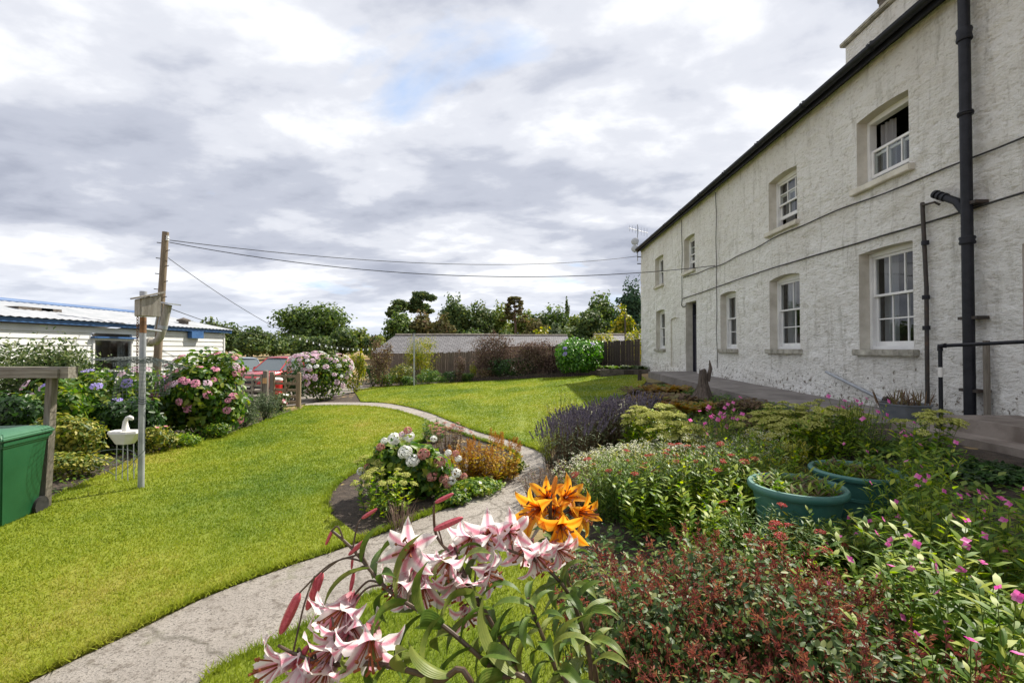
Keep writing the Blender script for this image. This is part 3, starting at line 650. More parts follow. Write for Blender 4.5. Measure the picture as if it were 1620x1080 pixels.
for o in OPS:
    dy = np.maximum(np.maximum(o['y0']-YG, YG-o['y1']), 0); dz = np.maximum(np.maximum(o['z0']-ZG, ZG-o['z1']-o['arch']), 0)
    msk = np.minimum(msk, sst(0, .12, np.hypot(dy, dz)))
XG = HX-disp*msk
for o in OPS:
    if o['arch']:
        hw = (o['y1']-o['y0'])/2; yc = (o['y1']+o['y0'])/2; t = np.clip(1-((YG-yc)/hw)**2, 0, 1)
        wgt = np.where(ZG >= o['z1']-1e-3, np.clip(1-(ZG-o['z1'])/.5, 0, 1), 0); ZG = ZG+o['arch']*t*wgt*(ZG < o['z1']+.5)
ny_, nz_ = len(Ya), len(Za); yc = (Ya[:-1]+Ya[1:])/2; zc = (Za[:-1]+Za[1:])/2
hole = np.zeros((nz_-1, ny_-1), bool)
for o in OPS:
    if o['kind'] != 'niche': hole |= (yc[None] > o['y0']) & (yc[None] < o['y1']) & (zc[:, None] > o['z0']) & (zc[:, None] < o['z1'])
    else: hole |= (yc[None] > o['y0']) & (yc[None] < o['y1']) & (zc[:, None] > o['z0']) & (zc[:, None] < o['z1'])
jj, kk = np.nonzero(~hole); b_ = jj*ny_+kk
fr = np.stack([b_, b_+ny_, b_+ny_+1, b_+1], 1)
HINV = Matrix.Translation((-HX, -12, -.9))
def adopt(o, par):
    o.parent = par
    if par is house: o.matrix_parent_inverse = HINV
    return o
wall = adopt(link('front_wall', npmesh('front_wall', np.stack([XG, YG, ZG], 2).reshape(-1, 3), fr, 'wall', smooth=True)), house)
adopt(MB().box(HX, 12, 22.75, 23.05, .0, EAVE-.02).build('end_wall', 'wall'), house)
adopt(MB().box(HX+.02, 12, -2.5, -2.2, .0, EAVE-.02).build('end_wall', 'wall'), house)
adopt(MB().box(11.7, 12, -2.2, 22.75, .0, EAVE-.02).build('back_wall', 'wall'), house)
adopt(MB().box(HX+.32, 11.7, -2.2, 22.75, CAMZ+2.2, CAMZ+2.4).build('upper_floor', 'interior'), house)
adopt(MB().box(8.6, 8.75, -2.2, 22.75, .6, EAVE-.05).build('inner_wall', 'interior'), house)
adopt(MB().box(HX+.05, 11.7, -2.2, 22.75, .55, .98).build('ground_floor', 'interior'), house)
# reveals
for o in OPS:
    i0_ = np.searchsorted(Ya, round(o['y0'], 4)-1e-4); i1_ = np.searchsorted(Ya, round(o['y1'], 4)-1e-4)
    k0_ = np.searchsorted(Za, round(o['z0'], 4)-1e-4); k1_ = np.searchsorted(Za, round(o['z1'], 4)-1e-4)
    loop = [(k0_, i) for i in range(i0_, i1_)]+[(k, i1_) for k in range(k0_, k1_)]+[(k1_, i) for i in range(i1_, i0_, -1)]+[(k, i0_) for k in range(k1_, k0_, -1)]
    V = []; dp = o['depth']
    for k, i in loop: V += [(XG[k, i], YG[k, i], ZG[k, i]), (HX+dp+.12, YG[k, i], ZG[k, i])]
    n = len(loop); Fc = [(2*j, 2*((j+1) % n), 2*((j+1) % n)+1, 2*j+1) for j in range(n)]
    adopt(MB().add(V, Fc).build('window_reveal' if o['kind'] == 'win' else 'door_reveal', 'reveal'), house)
    if o['kind'] == 'niche':
        adopt(MB().box(HX+dp, HX+dp+.1, o['y0']-.05, o['y1']+.05, o['z0']-.05, o['z1']+.2).build('blocked_doorway', 'wall'), house)
# sash windows
def rect_frame(mb, x0, x1, y0, y1, z0, z1, w, wb=None):
    wb = wb or w
    mb.box(x0, x1, y0, y0+w, z0, z1); mb.box(x0, x1, y1-w, y1, z0, z1); mb.box(x0, x1, y0+w, y1-w, z1-w, z1); mb.box(x0, x1, y0+w, y1-w, z0, z0+wb)
def sash(par, x, y0, y1, z0, z1, cols, rows, wb=.055):
    s = MB(); rect_frame(s, x, x+.04, y0, y1, z0, z1, .045, wb); so = s.build('sash', 'wood_white', par, bevel=.004)
    iy0, iy1, iz0, iz1 = y0+.045, y1-.045, z0+wb, z1-.045
    for c in range(1, cols): yc = iy0+(iy1-iy0)*c/cols; MB().box(x+.006, x+.034, yc-.011, yc+.011, iz0, iz1).build('glazing_bar', 'wood_white', so)
    for r in range(1, rows): zc = iz0+(iz1-iz0)*r/rows; MB().box(x+.008, x+.032, iy0, iy1, zc-.011, zc+.011).build('glazing_bar', 'wood_white', so)
    for c in range(cols):
        for r in range(rows):
            a0 = iy0+(iy1-iy0)*c/cols+.005; a1 = iy0+(iy1-iy0)*(c+1)/cols-.005; b0 = iz0+(iz1-iz0)*r/rows+.005; b1 = iz0+(iz1-iz0)*(r+1)/rows-.005
            tl = random.uniform(-.004, .004); g = MB().add([(x+.018+tl, a0, b0), (x+.018, a1, b0), (x+.018-tl, a1, b1), (x+.018, a0, b1)], [(0, 1, 2, 3)]); g.build('pane', 'glass', so)
def curtain(par, x, y0, y1, z0, z1, waves=9, amp=.03):
    n = 60; V = []; 
    for i in range(n+1):
        y = y0+(y1-y0)*i/n; xx = x+amp*math.sin(i/n*waves*6.28)+.01*math.sin(i*1.7)
        V += [(xx, y, z0), (xx, y, z1)]
    MB().add(V, [(2*i, 2*i+2, 2*i+3, 2*i+1) for i in range(n)]).build('curtain', 'curtain', par, smooth=True)
for o in OPS:
    y0, y1, z0, z1 = o['y0'], o['y1'], o['z0'], o['z1']; X = HX+o['depth']
    if o['kind'] == 'win':
        fm = MB(); rect_frame(fm, X-.02, X+.11, y0+.002, y1-.002, z0+.002, z1, .06, .06)
        fm.box(X-.01, X+.11, y0+.002, y1-.002, z1+.001, z1+o['arch']+.1)
        f = adopt(fm.build('window', 'wood_white', None, bevel=.005), house)
        a0, a1, b0, b1 = y0+.062, y1-.062, z0+.062, z1-.062; mid = b0+(b1-b0)*(.55 if o['name'][0] == 'G' else .5)
        if o.get('dropped'):
            sash(f, X+.01, a0, a1, b0+.10, mid+.06, 3, 1); sash(f, X+.055, a0, a1, b0, mid, 3, 1)
        else:
            g = o.get('gap', 0)
            sash(f, X+.01, a0, a1, mid, b1, o['cols'], o['up'], .04)
            sash(f, X+.055, a0, a1, b0+g, mid+.045+g, o['cols'], o['low'], .08)
        wd = a1-a0
        if o['name'] in ('U4', 'U2', 'U3'):
            curtain(f, X+.2, a1-.3*wd, a1, b0, b1, 3); curtain(f, X+.2, a0, a0+.28*wd, b0, mid, 3)
        else: curtain(f, X+.22, a1-.26*wd, a1, b0, b1, 3); curtain(f, X+.22, a0, a0+.2*wd, b0, b1, 2)
        s = MB().box(HX-.085, HX+.19, y0-.09, y1+.09, z0-.105, z0+.004)
        adopt(s.build('window_sill', 'sill' if o['name'][0] == 'G' else 'reveal', None, bevel=.012), house)
    if o['kind'] == 'door':
        d = adopt(MB().box(X, X+.05, y0+.07, y1-.07, z0+.02, z0+2.0).build('front_door', 'door', bevel=.004), house)
        for (p0, p1, q0, q1) in ((.12, .44, .12, .85), (.56, .88, .12, .85), (.12, .44, 1.0, 1.88), (.56, .88, 1.0, 1.88)):
            wd = y1-y0-.14; MB().box(X-.012, X-.001, y0+.07+wd*p0, y0+.07+wd*p1, z0+q0, z0+q1).build('door_panel', 'door', d, bevel=.006)
        MB().tube([(X-.06, y0+.16, z0+1.0), (X, y0+.16, z0+1.0)], .022, 10).build('door_knob', 'iron', d)
        fm = MB(); rect_frame(fm, X-.03, X+.08, y0+.002, y1-.002, z0+.002, z1-.002, .065, .02); fm.box(X-.02, X+.08, y0+.067, y1-.067, z0+2.02, z0+2.09)
        adopt(fm.build('door_frame', 'door', bevel=.004), house)
        adopt(MB().box(X+.02, X+.03, y0+.067, y1-.067, z0+2.09, z1-.067).build('fanlight', 'glass'), house)
        adopt(MB().box(HX-.12, X+.1, y0-.05, y1+.05, z0-.2, z0).build('doorstep', 'step', bevel=.015), house)
    if o['kind'] == 'door2':
        d = adopt(MB().box(X, X+.05, y0+.07, y1-.07, z0+.02, z1-.05).build('side_door', 'door', bevel=.004), house)
        fm = MB(); rect_frame(fm, X-.03, X+.08, y0+.002, y1-.002, z0+.002, z1+.08, .065, .02); adopt(fm.build('door_frame', 'wood_brown', bevel=.004), house)
        wd = y1-y0-.14
        for (p0, p1, q0, q1) in ((.12, .44, .12, .8), (.56, .88, .12, .8), (.12, .44, .95, 1.75), (.56, .88, .95, 1.75)):
            MB().box(X-.012, X-.001, y0+.07+wd*p0, y0+.07+wd*p1, z0+q0, z0+q1).build('door_panel', 'door', d, bevel=.006)
# roof, fascia, gutter
roof = adopt(MB().add([(5.78, -2.7, EAVE+.02), (5.78, 23.2, EAVE+.02), (9.0, 23.2, EAVE+1.75), (9.0, -2.7, EAVE+1.75), (12.25, 23.2, EAVE+.02), (12.25, -2.7, EAVE+.02),
    (5.78, -2.7, EAVE-.06), (5.78, 23.2, EAVE-.06), (12.25, 23.2, EAVE-.06), (12.25, -2.7, EAVE-.06)],
    [(0, 3, 2, 1), (3, 5, 4, 2), (0, 1, 7, 6), (4, 5, 9, 8), (6, 7, 8, 9), (1, 2, 4, 8, 7), (0, 6, 9, 5, 3)]).build('roof', 'slate'), house)
for k in range(9):      # slate courses near the eave
    x0 = 5.74+k*.30; z0 = EAVE+.025+(x0-5.78)*.5373
    MB().add([(x0, -2.72, z0+.012), (x0, 23.23, z0+.012), (x0+.34, 23.23, z0+.19), (x0+.34, -2.72, z0+.19), (x0, -2.72, z0+.03), (x0, 23.23, z0+.03), (x0+.34, 23.23, z0+.2), (x0+.34, -2.72, z0+.2)],
             [(0, 1, 2, 3), (4, 7, 6, 5), (0, 4, 5, 1)]).build('slate_course', 'slate', roof)
adopt(MB().box(5.80, 5.835, -2.6, 23.15, EAVE-.17, EAVE-.065).build('fascia_board', 'iron'), house)
adopt(MB().box(5.836, 5.99, -2.6, 23.1, EAVE-.075, EAVE-.062).build('soffit', 'iron'), house)
prof = [(math.cos(a)*.075, math.sin(a)*.075) for a in np.linspace(math.pi, 2*math.pi, 9)]+[(.075, .015), (.062, .015), (.062, 0)]+[(math.cos(a)*.062, math.sin(a)*.062) for a in np.linspace(2*math.pi, math.pi, 9)]+[(-.062, .015), (-.075, .015)]
V = [(5.72+a, y, EAVE-.05+b) for y in (-2.7, 23.2) for a, b in prof]; n = len(prof)
adopt(MB().add(V, [(i, (i+1) % n, n+(i+1) % n, n+i) for i in range(n)]).build('gutter', 'iron'), house)
for y in np.arange(-1.5, 23, 1.8): adopt(MB().lathe([(.084, -.03), (.084, .03)], 12).build('gutter_joint', 'iron', loc=(0, 0, 0)), house).location = (5.72, y, EAVE-.055)
for o in [o for o in C.objects if o.name.startswith('gutter_joint')]: o.rotation_euler = (math.pi/2, 0, 0)
ch = adopt(MB().box(6.45, 7.25, 6.3, 9.15, EAVE-.1, CAMZ+6.02).build('chimney', 'wall', bevel=.02), house)
MB().box(6.38, 7.32, 6.23, 9.22, CAMZ+6.022, CAMZ+6.11).build('chimney_cap', 'sill', ch, bevel=.02)
for y in (6.8, 7.7, 8.6):
    MB().lathe([(.15, 0), (.13, .1), (.12, .42), (.145, .44), (.145, .5), (.1, .5), (.1, .1)], 16, (6.85, y, CAMZ+6.11)).build('chimney_pot', 'stonewall', ch, smooth=True)
# pipes and cables on the wall
def part(name, mb, mat, smooth=True, par=house): return adopt(mb.build(name, mat, None, smooth), par) if par is house else mb.build(name, mat, par, smooth)
dpX, dpY = 5.86, F(1533, 551, 5.86).y
dpipe = part('soil_pipe', MB().tube([(dpX, dpY, .83), (dpX, dpY, EAVE-.02)], .062, 18), 'iron')
for zf_, hh in ((CAMZ+4.15, .16), (CAMZ+1.42, .10), (CAMZ+3.1, .05)):
    MB().lathe([(.063, -hh/2), (.08, -hh/2), (.086, -hh/2+.02), (.076, 0), (.086, hh/2-.02), (.08, hh/2), (.063, hh/2)], 18, (dpX, dpY, zf_)).build('pipe_collar', 'iron', dpipe, smooth=True)
for zf_ in (CAMZ+1.9, CAMZ+.4, CAMZ-.55):
    MB().box(dpX-.02, HX+.03, dpY-.13, dpY+.13, zf_-.02, zf_+.02).build('pipe_bracket', 'iron_rust', dpipe)
p1 = F(1490, 303, 5.9); br = part('branch_pipe', MB().tube([(dpX, dpY, CAMZ+1.75), (dpX, dpY+.14, CAMZ+1.98), (dpX+.01, dpY+.42, CAMZ+2.16)], [.046, .05, .046], 14), 'iron')
for q in (.30, .37, .43): MB().tube([(dpX+.003, dpY+q, CAMZ+2.085+(q-.3)*.64), (dpX+.003, dpY+q+.035, CAMZ+2.107+(q-.3)*.64)], .058, 14).build('pipe_ring', 'iron', br)
wp = F(1466, 551, 5.93).y
wpi = part('waste_pipe', MB().tube([(5.93, wp, .8), (5.93, wp-.01, CAMZ+.9), (5.94, wp+.05, CAMZ+2.16)], .027, 12), 'iron_rust')
MB().tube([(5.93, wp+.05, CAMZ+2.12), (5.93, wp-.16, CAMZ+2.10), (5.97, wp-.2, CAMZ+2.05)], .016, 8).build('pipe_stay', 'iron_rust', wpi)
for zz_ in (CAMZ+1.55, CAMZ+.3, CAMZ+.75): MB().tube([(5.93, wp, zz_-.03), (5.93, wp, zz_+.03)], .046, 12).build('pipe_collar', 'iron', wpi)
def wallcable(name, pts, r=.012): part(name, MB().tube([(HX-.035+.008*math.sin(i*1.3), y, z) for i, (y, z) in enumerate(pts)], r, 6), 'cable')
yv = F(1136, 551).y; yd = F(1081, 551).y
wallcable('wall_cable', [(y, CAMZ+2.57+.05*math.sin(y*.8)+.015*math.sin(y*3.1)) for y in np.arange(3, yd+.1, .35)])
wallcable('wall_cable', [(y, CAMZ+1.88+.03*math.sin(y*.6+1)) for y in np.arange(3, yd, .35)]+[(yd, CAMZ+1.84), (yd+.03, CAMZ+1.6), (yd-.15, CAMZ+1.52), (yd-.4, CAMZ+1.56)], .014)
wallcable('wall_cable', [(yv+.01*math.sin(z*3), z) for z in np.arange(1.3, EAVE-.1, .3)], .01)
wallcable('wall_cable', [(yd+.02*math.sin(z*2), z) for z in np.arange(CAMZ+1.8, EAVE-.1, .3)], .01)
pa, pb = F(1307, 588, 5.95), F(1447, 657, 5.93)
part('diagonal_conduit', MB().tube([pa, (pa+pb)/2, pb], .028, 10), 'galv')
part('hose_hook', MB().tube([F(1407, 628, 5.90), F(1401, 632, 5.86), F(1397, 645, 5.86), F(1397, 668, 5.86)], [.03, .05, .045, .03], 10), 'rubber')
part('timber_stake', MB().box(5.9, 5.95, dpY-.18, dpY-.135, .9, 2.0), 'wood_old', False)
# aerial and dishes
ay = 23.0; a0 = Vector((5.86, ay, EAVE-.35))
ant = empty('rooftop_aerial', a0, 'thin aerial mast with two small dishes at far end of farmhouse', 'aerial')
def sub(par, name, mb, mat, smooth=True):
    o = mb.build(name, mat, par, smooth); o.matrix_parent_inverse = Matrix.Translation(-Vector(par.location)); return o
sub(ant, 'mast', MB().tube([(5.82, ay, EAVE-.6), (5.82, ay, EAVE+1.25)], .022, 8), 'galv')
sub(ant, 'bracket', MB().box(5.8, 6.02, ay-.02, ay+.02, EAVE-.4, EAVE-.36).box(5.8, 6.02, ay-.02, ay+.02, EAVE-.75, EAVE-.71), 'iron')
bo = MB().tube([(5.35, ay-.1, EAVE+1.05), (6.35, ay+.1, EAVE+.85)], .014, 6)
sub(ant, 'boom', bo, 'galv')
for i in range(7):
    q = Vector((5.4, ay-.09, EAVE+1.04)).lerp(Vector((6.32, ay+.09, EAVE+.86)), i/6); sub(ant, 'aerial_element', MB().tube([q+Vector((0, 0, -.16-.01*i)), q+Vector((0, 0, .16+.01*i))], .008, 5), 'galv')
for zq in (EAVE+.38, EAVE+.02):
    m_ = MB().lathe([(.0, .05), (.1, .04), (.17, .012), (.19, -.01), (.19, -.02), (.1, .02), (0, .03)], 20).mesh('dish', 'dish', True)
    o = link('dish', m_, ant); o.location = Vector((5.66, ay-.12, zq))-a0; o.rotation_euler = (R(82), 0, R(-25))
# steps, handrail, tubs by the side door
st = empty('doorstep_flight', (5.4, 5, .8), 'worn concrete steps up to side door behind black handrail', 'steps')
sub(st, 'tread', MB().box(5.12, 6.1, 3.2, 5.68, .5, 1.09), 'step', False); sub(st, 'tread', MB().box(4.80, 5.12, 3.0, 6.05, .4, .93), 'step', False); sub(st, 'tread', MB().box(5.12, 6.1, 5.68, 6.38, .4, .905), 'step', False)
hr = Vector(F(1488, 600, 5.12)); hb = G(1490, 692).z
rl = empty('handrail', (hr.x, hr.y, .84), 'black tubular handrail with upright post beside the steps', 'handrail')
zr = CAMZ+.03
sub(rl, 'post', MB().tube([(hr.x, hr.y, .70), (hr.x, hr.y, zr)], .021, 12), 'iron')
sub(rl, 'rail', MB().tube([(hr.x, hr.y+.02, zr), (5.2, hr.y-.4, zr+.02), (5.3, 3.0, zr+.12)], .021, 12), 'iron')
sub(rl, 'elbow', MB().tube([(hr.x, hr.y, zr-.06), (hr.x, hr.y, zr+.0), (hr.x, hr.y-.07, zr+.005)], .029, 12), 'iron')
sub(rl, 'tape', MB().tube([(hr.x, hr.y, zr-.38), (hr.x, hr.y, zr-.26)], .0235, 12), 'white')
sub(rl, 'post', MB().tube([(5.27, 3.6, .8), (5.27, 3.6, zr+.08)], .026, 12), 'iron')
tb = empty('grey_tub', (5.55, 6.75, terz(6.7)+.01), 'oval grey plastic tub against wall by the soil pipe', 'tub')
MB().lathe([(0, .0), (.25, .0), (.30, .2), (.315, .2), (.315, .215), (.29, .215), (.27, .15), (0, .15)], 28).build('tub', 'potgrey', tb, True)
v, f, a = scat('lance', np.c_[RNG.normal(0, .14, 90), RNG.normal(0, .14, 90), np.full(90, .15)], frames(unit(RNG.normal(size=(90, 3))+[0, 0, .2]), np.c_[RNG.normal(0, .4, (90, 2)), np.ones(90)]), .3, None, .3)
link('dry_stalks', npmesh('dry_stalks', v, f, 'brown', {'var': a}), tb)
# ------------------------------------------------------------------ white chalet behind the left border
CX, CY0, CY1 = -11.0, 3.0, 16.5; CE = CAMZ+.55; CR = CAMZ+1.11; CRX = -13.5; cg = -.35
chl = empty('chalet', (CX-2.5, 10, cg), 'low white clapboard chalet with blue fascia and pale corrugated roof', 'chalet')
WY = (F(148, 551, CX).y, F(205, 551, CX).y); WZ = (CAMZ-.62, CAMZ+.26)
hB = .155; z = cg; k = 0
while z < CE-.02:          # clapboards, broken by the window
    z1 = min(z+hB, CE-.01)
    spans = [(CY0, CY1)] if (z1 < WZ[0]-.02 or z > WZ[1]+.02) else [(CY0, WY[0]-.06), (WY[1]+.06, CY1)]
    for a, b in spans: sub(chl, 'clapboard', MB().add([(CX+.03, a, z), (CX+.03, b, z), (CX+.008, b, z1), (CX+.008, a, z1), (CX-.06, a, z), (CX-.06, b, z), (CX-.06, b, z1), (CX-.06, a, z1)], [(0, 1, 2, 3), (0, 4, 5, 1), (0, 3, 7, 4), (1, 5, 6, 2), (3, 2, 6, 7)]), 'chalet', False)
    sub(chl, 'clapboard', MB().add([(CX-.02, CY1+.03, z), (-16, CY1+.03, z), (-16, CY1+.008, z1), (CX-.02, CY1+.008, z1), (CX-.02, CY1-.05, z), (-16, CY1-.05, z)], [(0, 1, 2, 3), (0, 4, 5, 1)]), 'chalet', False)
    z = z1+.0005 if z1 < CE-.02 else CE
sub(chl, 'gable_panel', MB().add([(CX, CY1, CE-.03), (-16, CY1, CE-.03), (CRX, CY1, CR-.06)], [(0, 1, 2)]), 'chalet', False)
sub(chl, 'inner_lining', MB().box(-15.9, -15.8, CY0, CY1-.1, cg, CE).box(-15.8, CX-.1, CY0, CY0+.1, cg, CE).box(-15.8, CX-.08, CY0+.1, CY1-.1, cg-.02, cg+.02), 'interior', False)
sub(chl, 'corner_post', MB().box(CX-.06, CX+.045, CY1-.02, CY1+.05, cg, CE), 'chalet', False)
wn = sub(chl, 'window_frame', MB(), None) if False else None
fm = MB(); rect_frame(fm, CX-.05, CX+.05, WY[0]-.06, WY[1]+.06, WZ[0], WZ[1], .05); wn = sub(chl, 'window', fm, 'wood_white', False)
MB().box(CX+.0, CX+.006, WY[0], WY[1], WZ[0]+.05, WZ[1]-.05).build('pane', 'glass', wn)
curtain(wn, CX-.15, WY[0]-.02, WY[0]+.16, WZ[0], WZ[1], 2, .02); curtain(wn, CX-.15, WY[1]-.22, WY[1]+.02, WZ[0], WZ[1], 2, .02)
MB().box(CX+.0, CX+.13, WY[0]-.1, WY[1]+.12, WZ[1]+.005, WZ[1]+.05).build('window_hood', 'blue', wn)
sub(chl, 'fascia', MB().box(CX+.04, CX+.16, CY0, CY1+.25, CE+.02, CE+.12), 'blue', False)
sub(chl, 'verge_board', MB().add([(CX+.15, CY1+.2, CE+.0), (CX+.15, CY1+.25, CE+.0), (CRX, CY1+.25, CR), (CRX, CY1+.2, CR), (CX+.15, CY1+.2, CE+.12), (CX+.15, CY1+.25, CE+.12), (CRX, CY1+.25, CR+.1), (CRX, CY1+.2, CR+.1)], [(0, 1, 2, 3), (4, 7, 6, 5), (1, 5, 6, 2), (0, 3, 7, 4), (0, 4, 5, 1)]), 'blue', False)
# corrugated roof: real ridges running down the slope
n = int((CY1+.3-CY0)/.045); V = []; 
for i in range(n+1):
    y = CY0+i*.045; dz = .010*math.sin(i*math.pi/2)
    V += [(CX+.22, y, CE+.135+dz), (CRX, y, CR+.13+dz)]
rf = sub(chl, 'corrugated_roof', MB().add(V, [(2*i, 2*i+2, 2*i+3, 2*i+1) for i in range(n)]), 'corr')
sub(chl, 'corrugated_roof', MB().add([(CRX, CY0, CR+.13), (CRX, CY1+.3, CR+.13), (-16.2, CY1+.3, CE+.1), (-16.2, CY0, CE+.1)], [(0, 1, 2, 3)]), 'corr')
sub(chl, 'ridge_cap', MB().tube([(CRX, CY0, CR+.14), (CRX, CY1+.32, CR+.14)], .07, 8), 'blue')
for px_, w_v in ((45, .4), (70, .25)):
    q = F(px_, 497, -12.2); sub(chl, 'roof_vent', MB().box(-12.5, -12.0, q.y-w_v, q.y+w_v, CE+.25, CE+.46), 'stonewall', False)
sub(chl, 'vent_cowl', MB().cbox((CX+.12, F(304, 551, CX).y, CE-.1), (.14, .55, .22)), 'blue', False)
sub(chl, 'roof_vent', MB().lathe([(.14, 0), (.14, .16), (.2, .17), (.2, .22), (0, .3)], 12, (-11.5, 15.2, CE+.2)), 'stonewall')
# ------------------------------------------------------------------ cars
def car(name, label, loc, rz, paint, L=4.5, Wd=1.82, H=1.68, hood=1.02, suv=True):
    e = empty(name, loc, label, 'car', None, rz)
    # nose towards -Y; stations along the length: (y, half width at sill, half width at belt, belt z)
    hw = Wd/2; zb = .32
    st_ = [(-L/2, .80, .62, .74), (-L/2+.12, .93, .55, .90), (-L/2+.5, .99, .5, hood-.02), (-L/2+1.25, 1, .46, hood+.06), (-L/2+1.6, 1, .45, hood+.08), (0, 1, .44, hood+.1), (L/2-.5, 1, .46, hood+.1), (L/2-.08, .95, .52, hood+.06), (L/2, .88, .62, .95)]
    V = []; n = 8
    for y, w, zl, zt in st_:
        w = w*hw; V += [(-w*.9, y, zl-.18 if zl < .6 else zl-.1), (-w, y, zl+.05), (-w*1.0, y, (zl+zt)/2+.1), (-w*.955, y, zt-.05), (-w*.88, y, zt), (w*.88, y, zt), (w*.955, y, zt-.05), (w, y, (zl+zt)/2+.1), (w, y, zl+.05), (w*.9, y, zl-.18 if zl < .6 else zl-.1)]
    n = 10; Fc = [(i*n+j, i*n+(j+1) % n, (i+1)*n+(j+1) % n, (i+1)*n+j) for i in range(len(st_)-1) for j in range(n)]+[tuple(range(n)), tuple(len(V)-n+j for j in range(n))]
    b = MB().add(V, Fc).build('body', paint, e, True)
    # cabin: glass house under a roof
    c0, c1, c2, c3 = -L/2+1.15, -L/2+1.95, L/2-.75, L/2-.2; zt = hood+.08; wr = hw*.74; wb = hw*.9
    pts = {'bf': (c0, zt-.02), 'rf': (c1, H-.05), 'rr': (c2, H-.05), 'br': (c3, zt)}
    def q(k, s, ins=0): y, z = pts[k]; return ((wr if k[0] == 'r' else wb)*s, y, z)
    MB().add([q('bf', -1), q('bf', 1), q('rf', 1), q('rf', -1)], [(0, 1, 2, 3)]).build('windscreen', 'car_glass', e)
    MB().add([q('br', -1), q('br', 1), q('rr', 1), q('rr', -1)], [(0, 3, 2, 1)]).build('rear_window', 'car_glass', e)
    for s in (-1, 1):
        MB().add([q('bf', s), q('rf', s), q('rr', s), q('br', s)], [(0, 1, 2, 3)]).build('side_window', 'car_glass', e)
        for a, bq in (('bf', 'rf'), ('br', 'rr')): MB().tube([Vector(q(a, s)), Vector(q(bq, s))], .03, 8).build('pillar', paint, e, True)
        ym = (c1+c2)/2; MB().tube([Vector((wb*s*1.0, ym+.05, zt)), Vector((wr*s*1.0, ym, H-.05))], .05, 8).build('pillar', paint, e, True)
        mr_ = MB().cbox((s*(hw+.1), c0+.35, zt+.08), (.2, .1, .15)).build('wing_mirror', paint, e, True, .03)
        hl = MB().cbox((s*hw*.72, -L/2+.09, .80), (.36, .16, .17)).build('headlight', 'lens', e, True, .03)
        MB().cbox((s*hw*.93, -L/2+.2, .80), (.1, .2, .15)).build('indicator', 'orange', e, True, .02)
        for y in (-L/2+.85, L/2-.85):
            w = MB().tube([(s*(hw-.22), y, .35), (s*(hw+.005), y, .35)], .35, 24).build('wheel', 'rubber', e, True)
            MB().tube([(s*(hw), y, .35), (s*(hw+.012), y, .35)], .22, 20).build('rim', 'lens', w, True)
    V = []
    for y, z, w in ((c1-.06, H-.06, wr), (c1+.05, H, wr*.96), (c2-.05, H+.01, wr*.96), (c2+.06, H-.06, wr)): V += [(-w*1.04, y, z-.03), (-w*.8, y, z+.02), (0, y, z+.035), (w*.8, y, z+.02), (w*1.04, y, z-.03)]
    MB().add(V, [(i*5+j, i*5+j+1, i*5+j+6, i*5+j+5) for i in range(3) for j in range(4)]).build('roof', paint, e, True)
    MB().cbox((0, -L/2+.01, .70), (Wd*.52, .12, .26)).build('grille', 'rubber', e, False, .03)
    MB().cbox((0, -L/2+.0, .45), (Wd*.9, .16, .2)).build('bumper', 'rubber', e, True, .04)
    MB().cbox((0, -L/2-.09, .47), (.5, .02, .11)).build('number_plate', 'white', e)
    MB().tube([(.1, c1+.1, H+.02), (.12, c1+.25, H+.2)], .012, 6).build('roof_aerial', 'rubber', e)
    return e
p = P(425, 640, 20.0); car('parked_car', 'red off-roader parked nose-on behind the garden gate', (p.x-1.3, 23.6, gz(p.x, 23)-.06), R(-14), 'car_red', 4.5, 1.85, 1.80, 1.08)
p = P(366, 640, 24); car('parked_car', 'silver-blue car beside the red one, half hidden by hydrangea', (p.x-.7, 26.2, gz(p.x, 26)+.04), R(40), 'car_silver', 4.2, 1.75, 1.62, .95)
# ------------------------------------------------------------------ gate
gt = G(474, 646); GY = gt.y
def gpx(px, y=GY): return P(px, 551, y).x
def gzz(py, y=GY): return P(810, py, y).z
def woodpost(px, pt, w=.13, round_=True, mat='wood_brown', y=GY, name='gate_post', label='', rot=0):
    x = gpx(px, y); g = gz(x, y); zt = gzz(pt, y)
    e = MB().box(-w/2, w/2, -w/2, w/2, -.05, zt-g-.03).add([(-w/2, -w/2, zt-g-.03), (w/2, -w/2, zt-g-.03), (w/2, w/2, zt-g-.03), (-w/2, w/2, zt-g-.03), (-w/4, -w/4, zt-g), (w/4, -w/4, zt-g), (w/4, w/4, zt-g), (-w/4, w/4, zt-g)], [(0, 1, 5, 4), (1, 2, 6, 5), (2, 3, 7, 6), (3, 0, 4, 7), (4, 5, 6, 7)]).build(name, mat, None, False, .008, loc=(x, y, g))
    return tag(e, label, 'post', 'gate posts')
woodpost(473.5, 589, .115, label='square pale timber gate post at right, nearest the white-pink hydrangea')
woodpost(431, 588, .14, y=GY+.3, mat='wood_old', label='round-topped grey gate post in the middle of the gateway')
woodpost(421, 586, .15, y=GY+.5, mat='wood_old', label='darker grey gate post with tan sign at middle of gateway')
sg = MB().cbox((0, 0, 0), (.13, .02, .2)).build('gate_sign', 'sign', loc=(gpx(419, GY+.4), GY+.39, gzz(604))); tag(sg, 'small blank tan sign fixed to the dark gate post', 'sign')
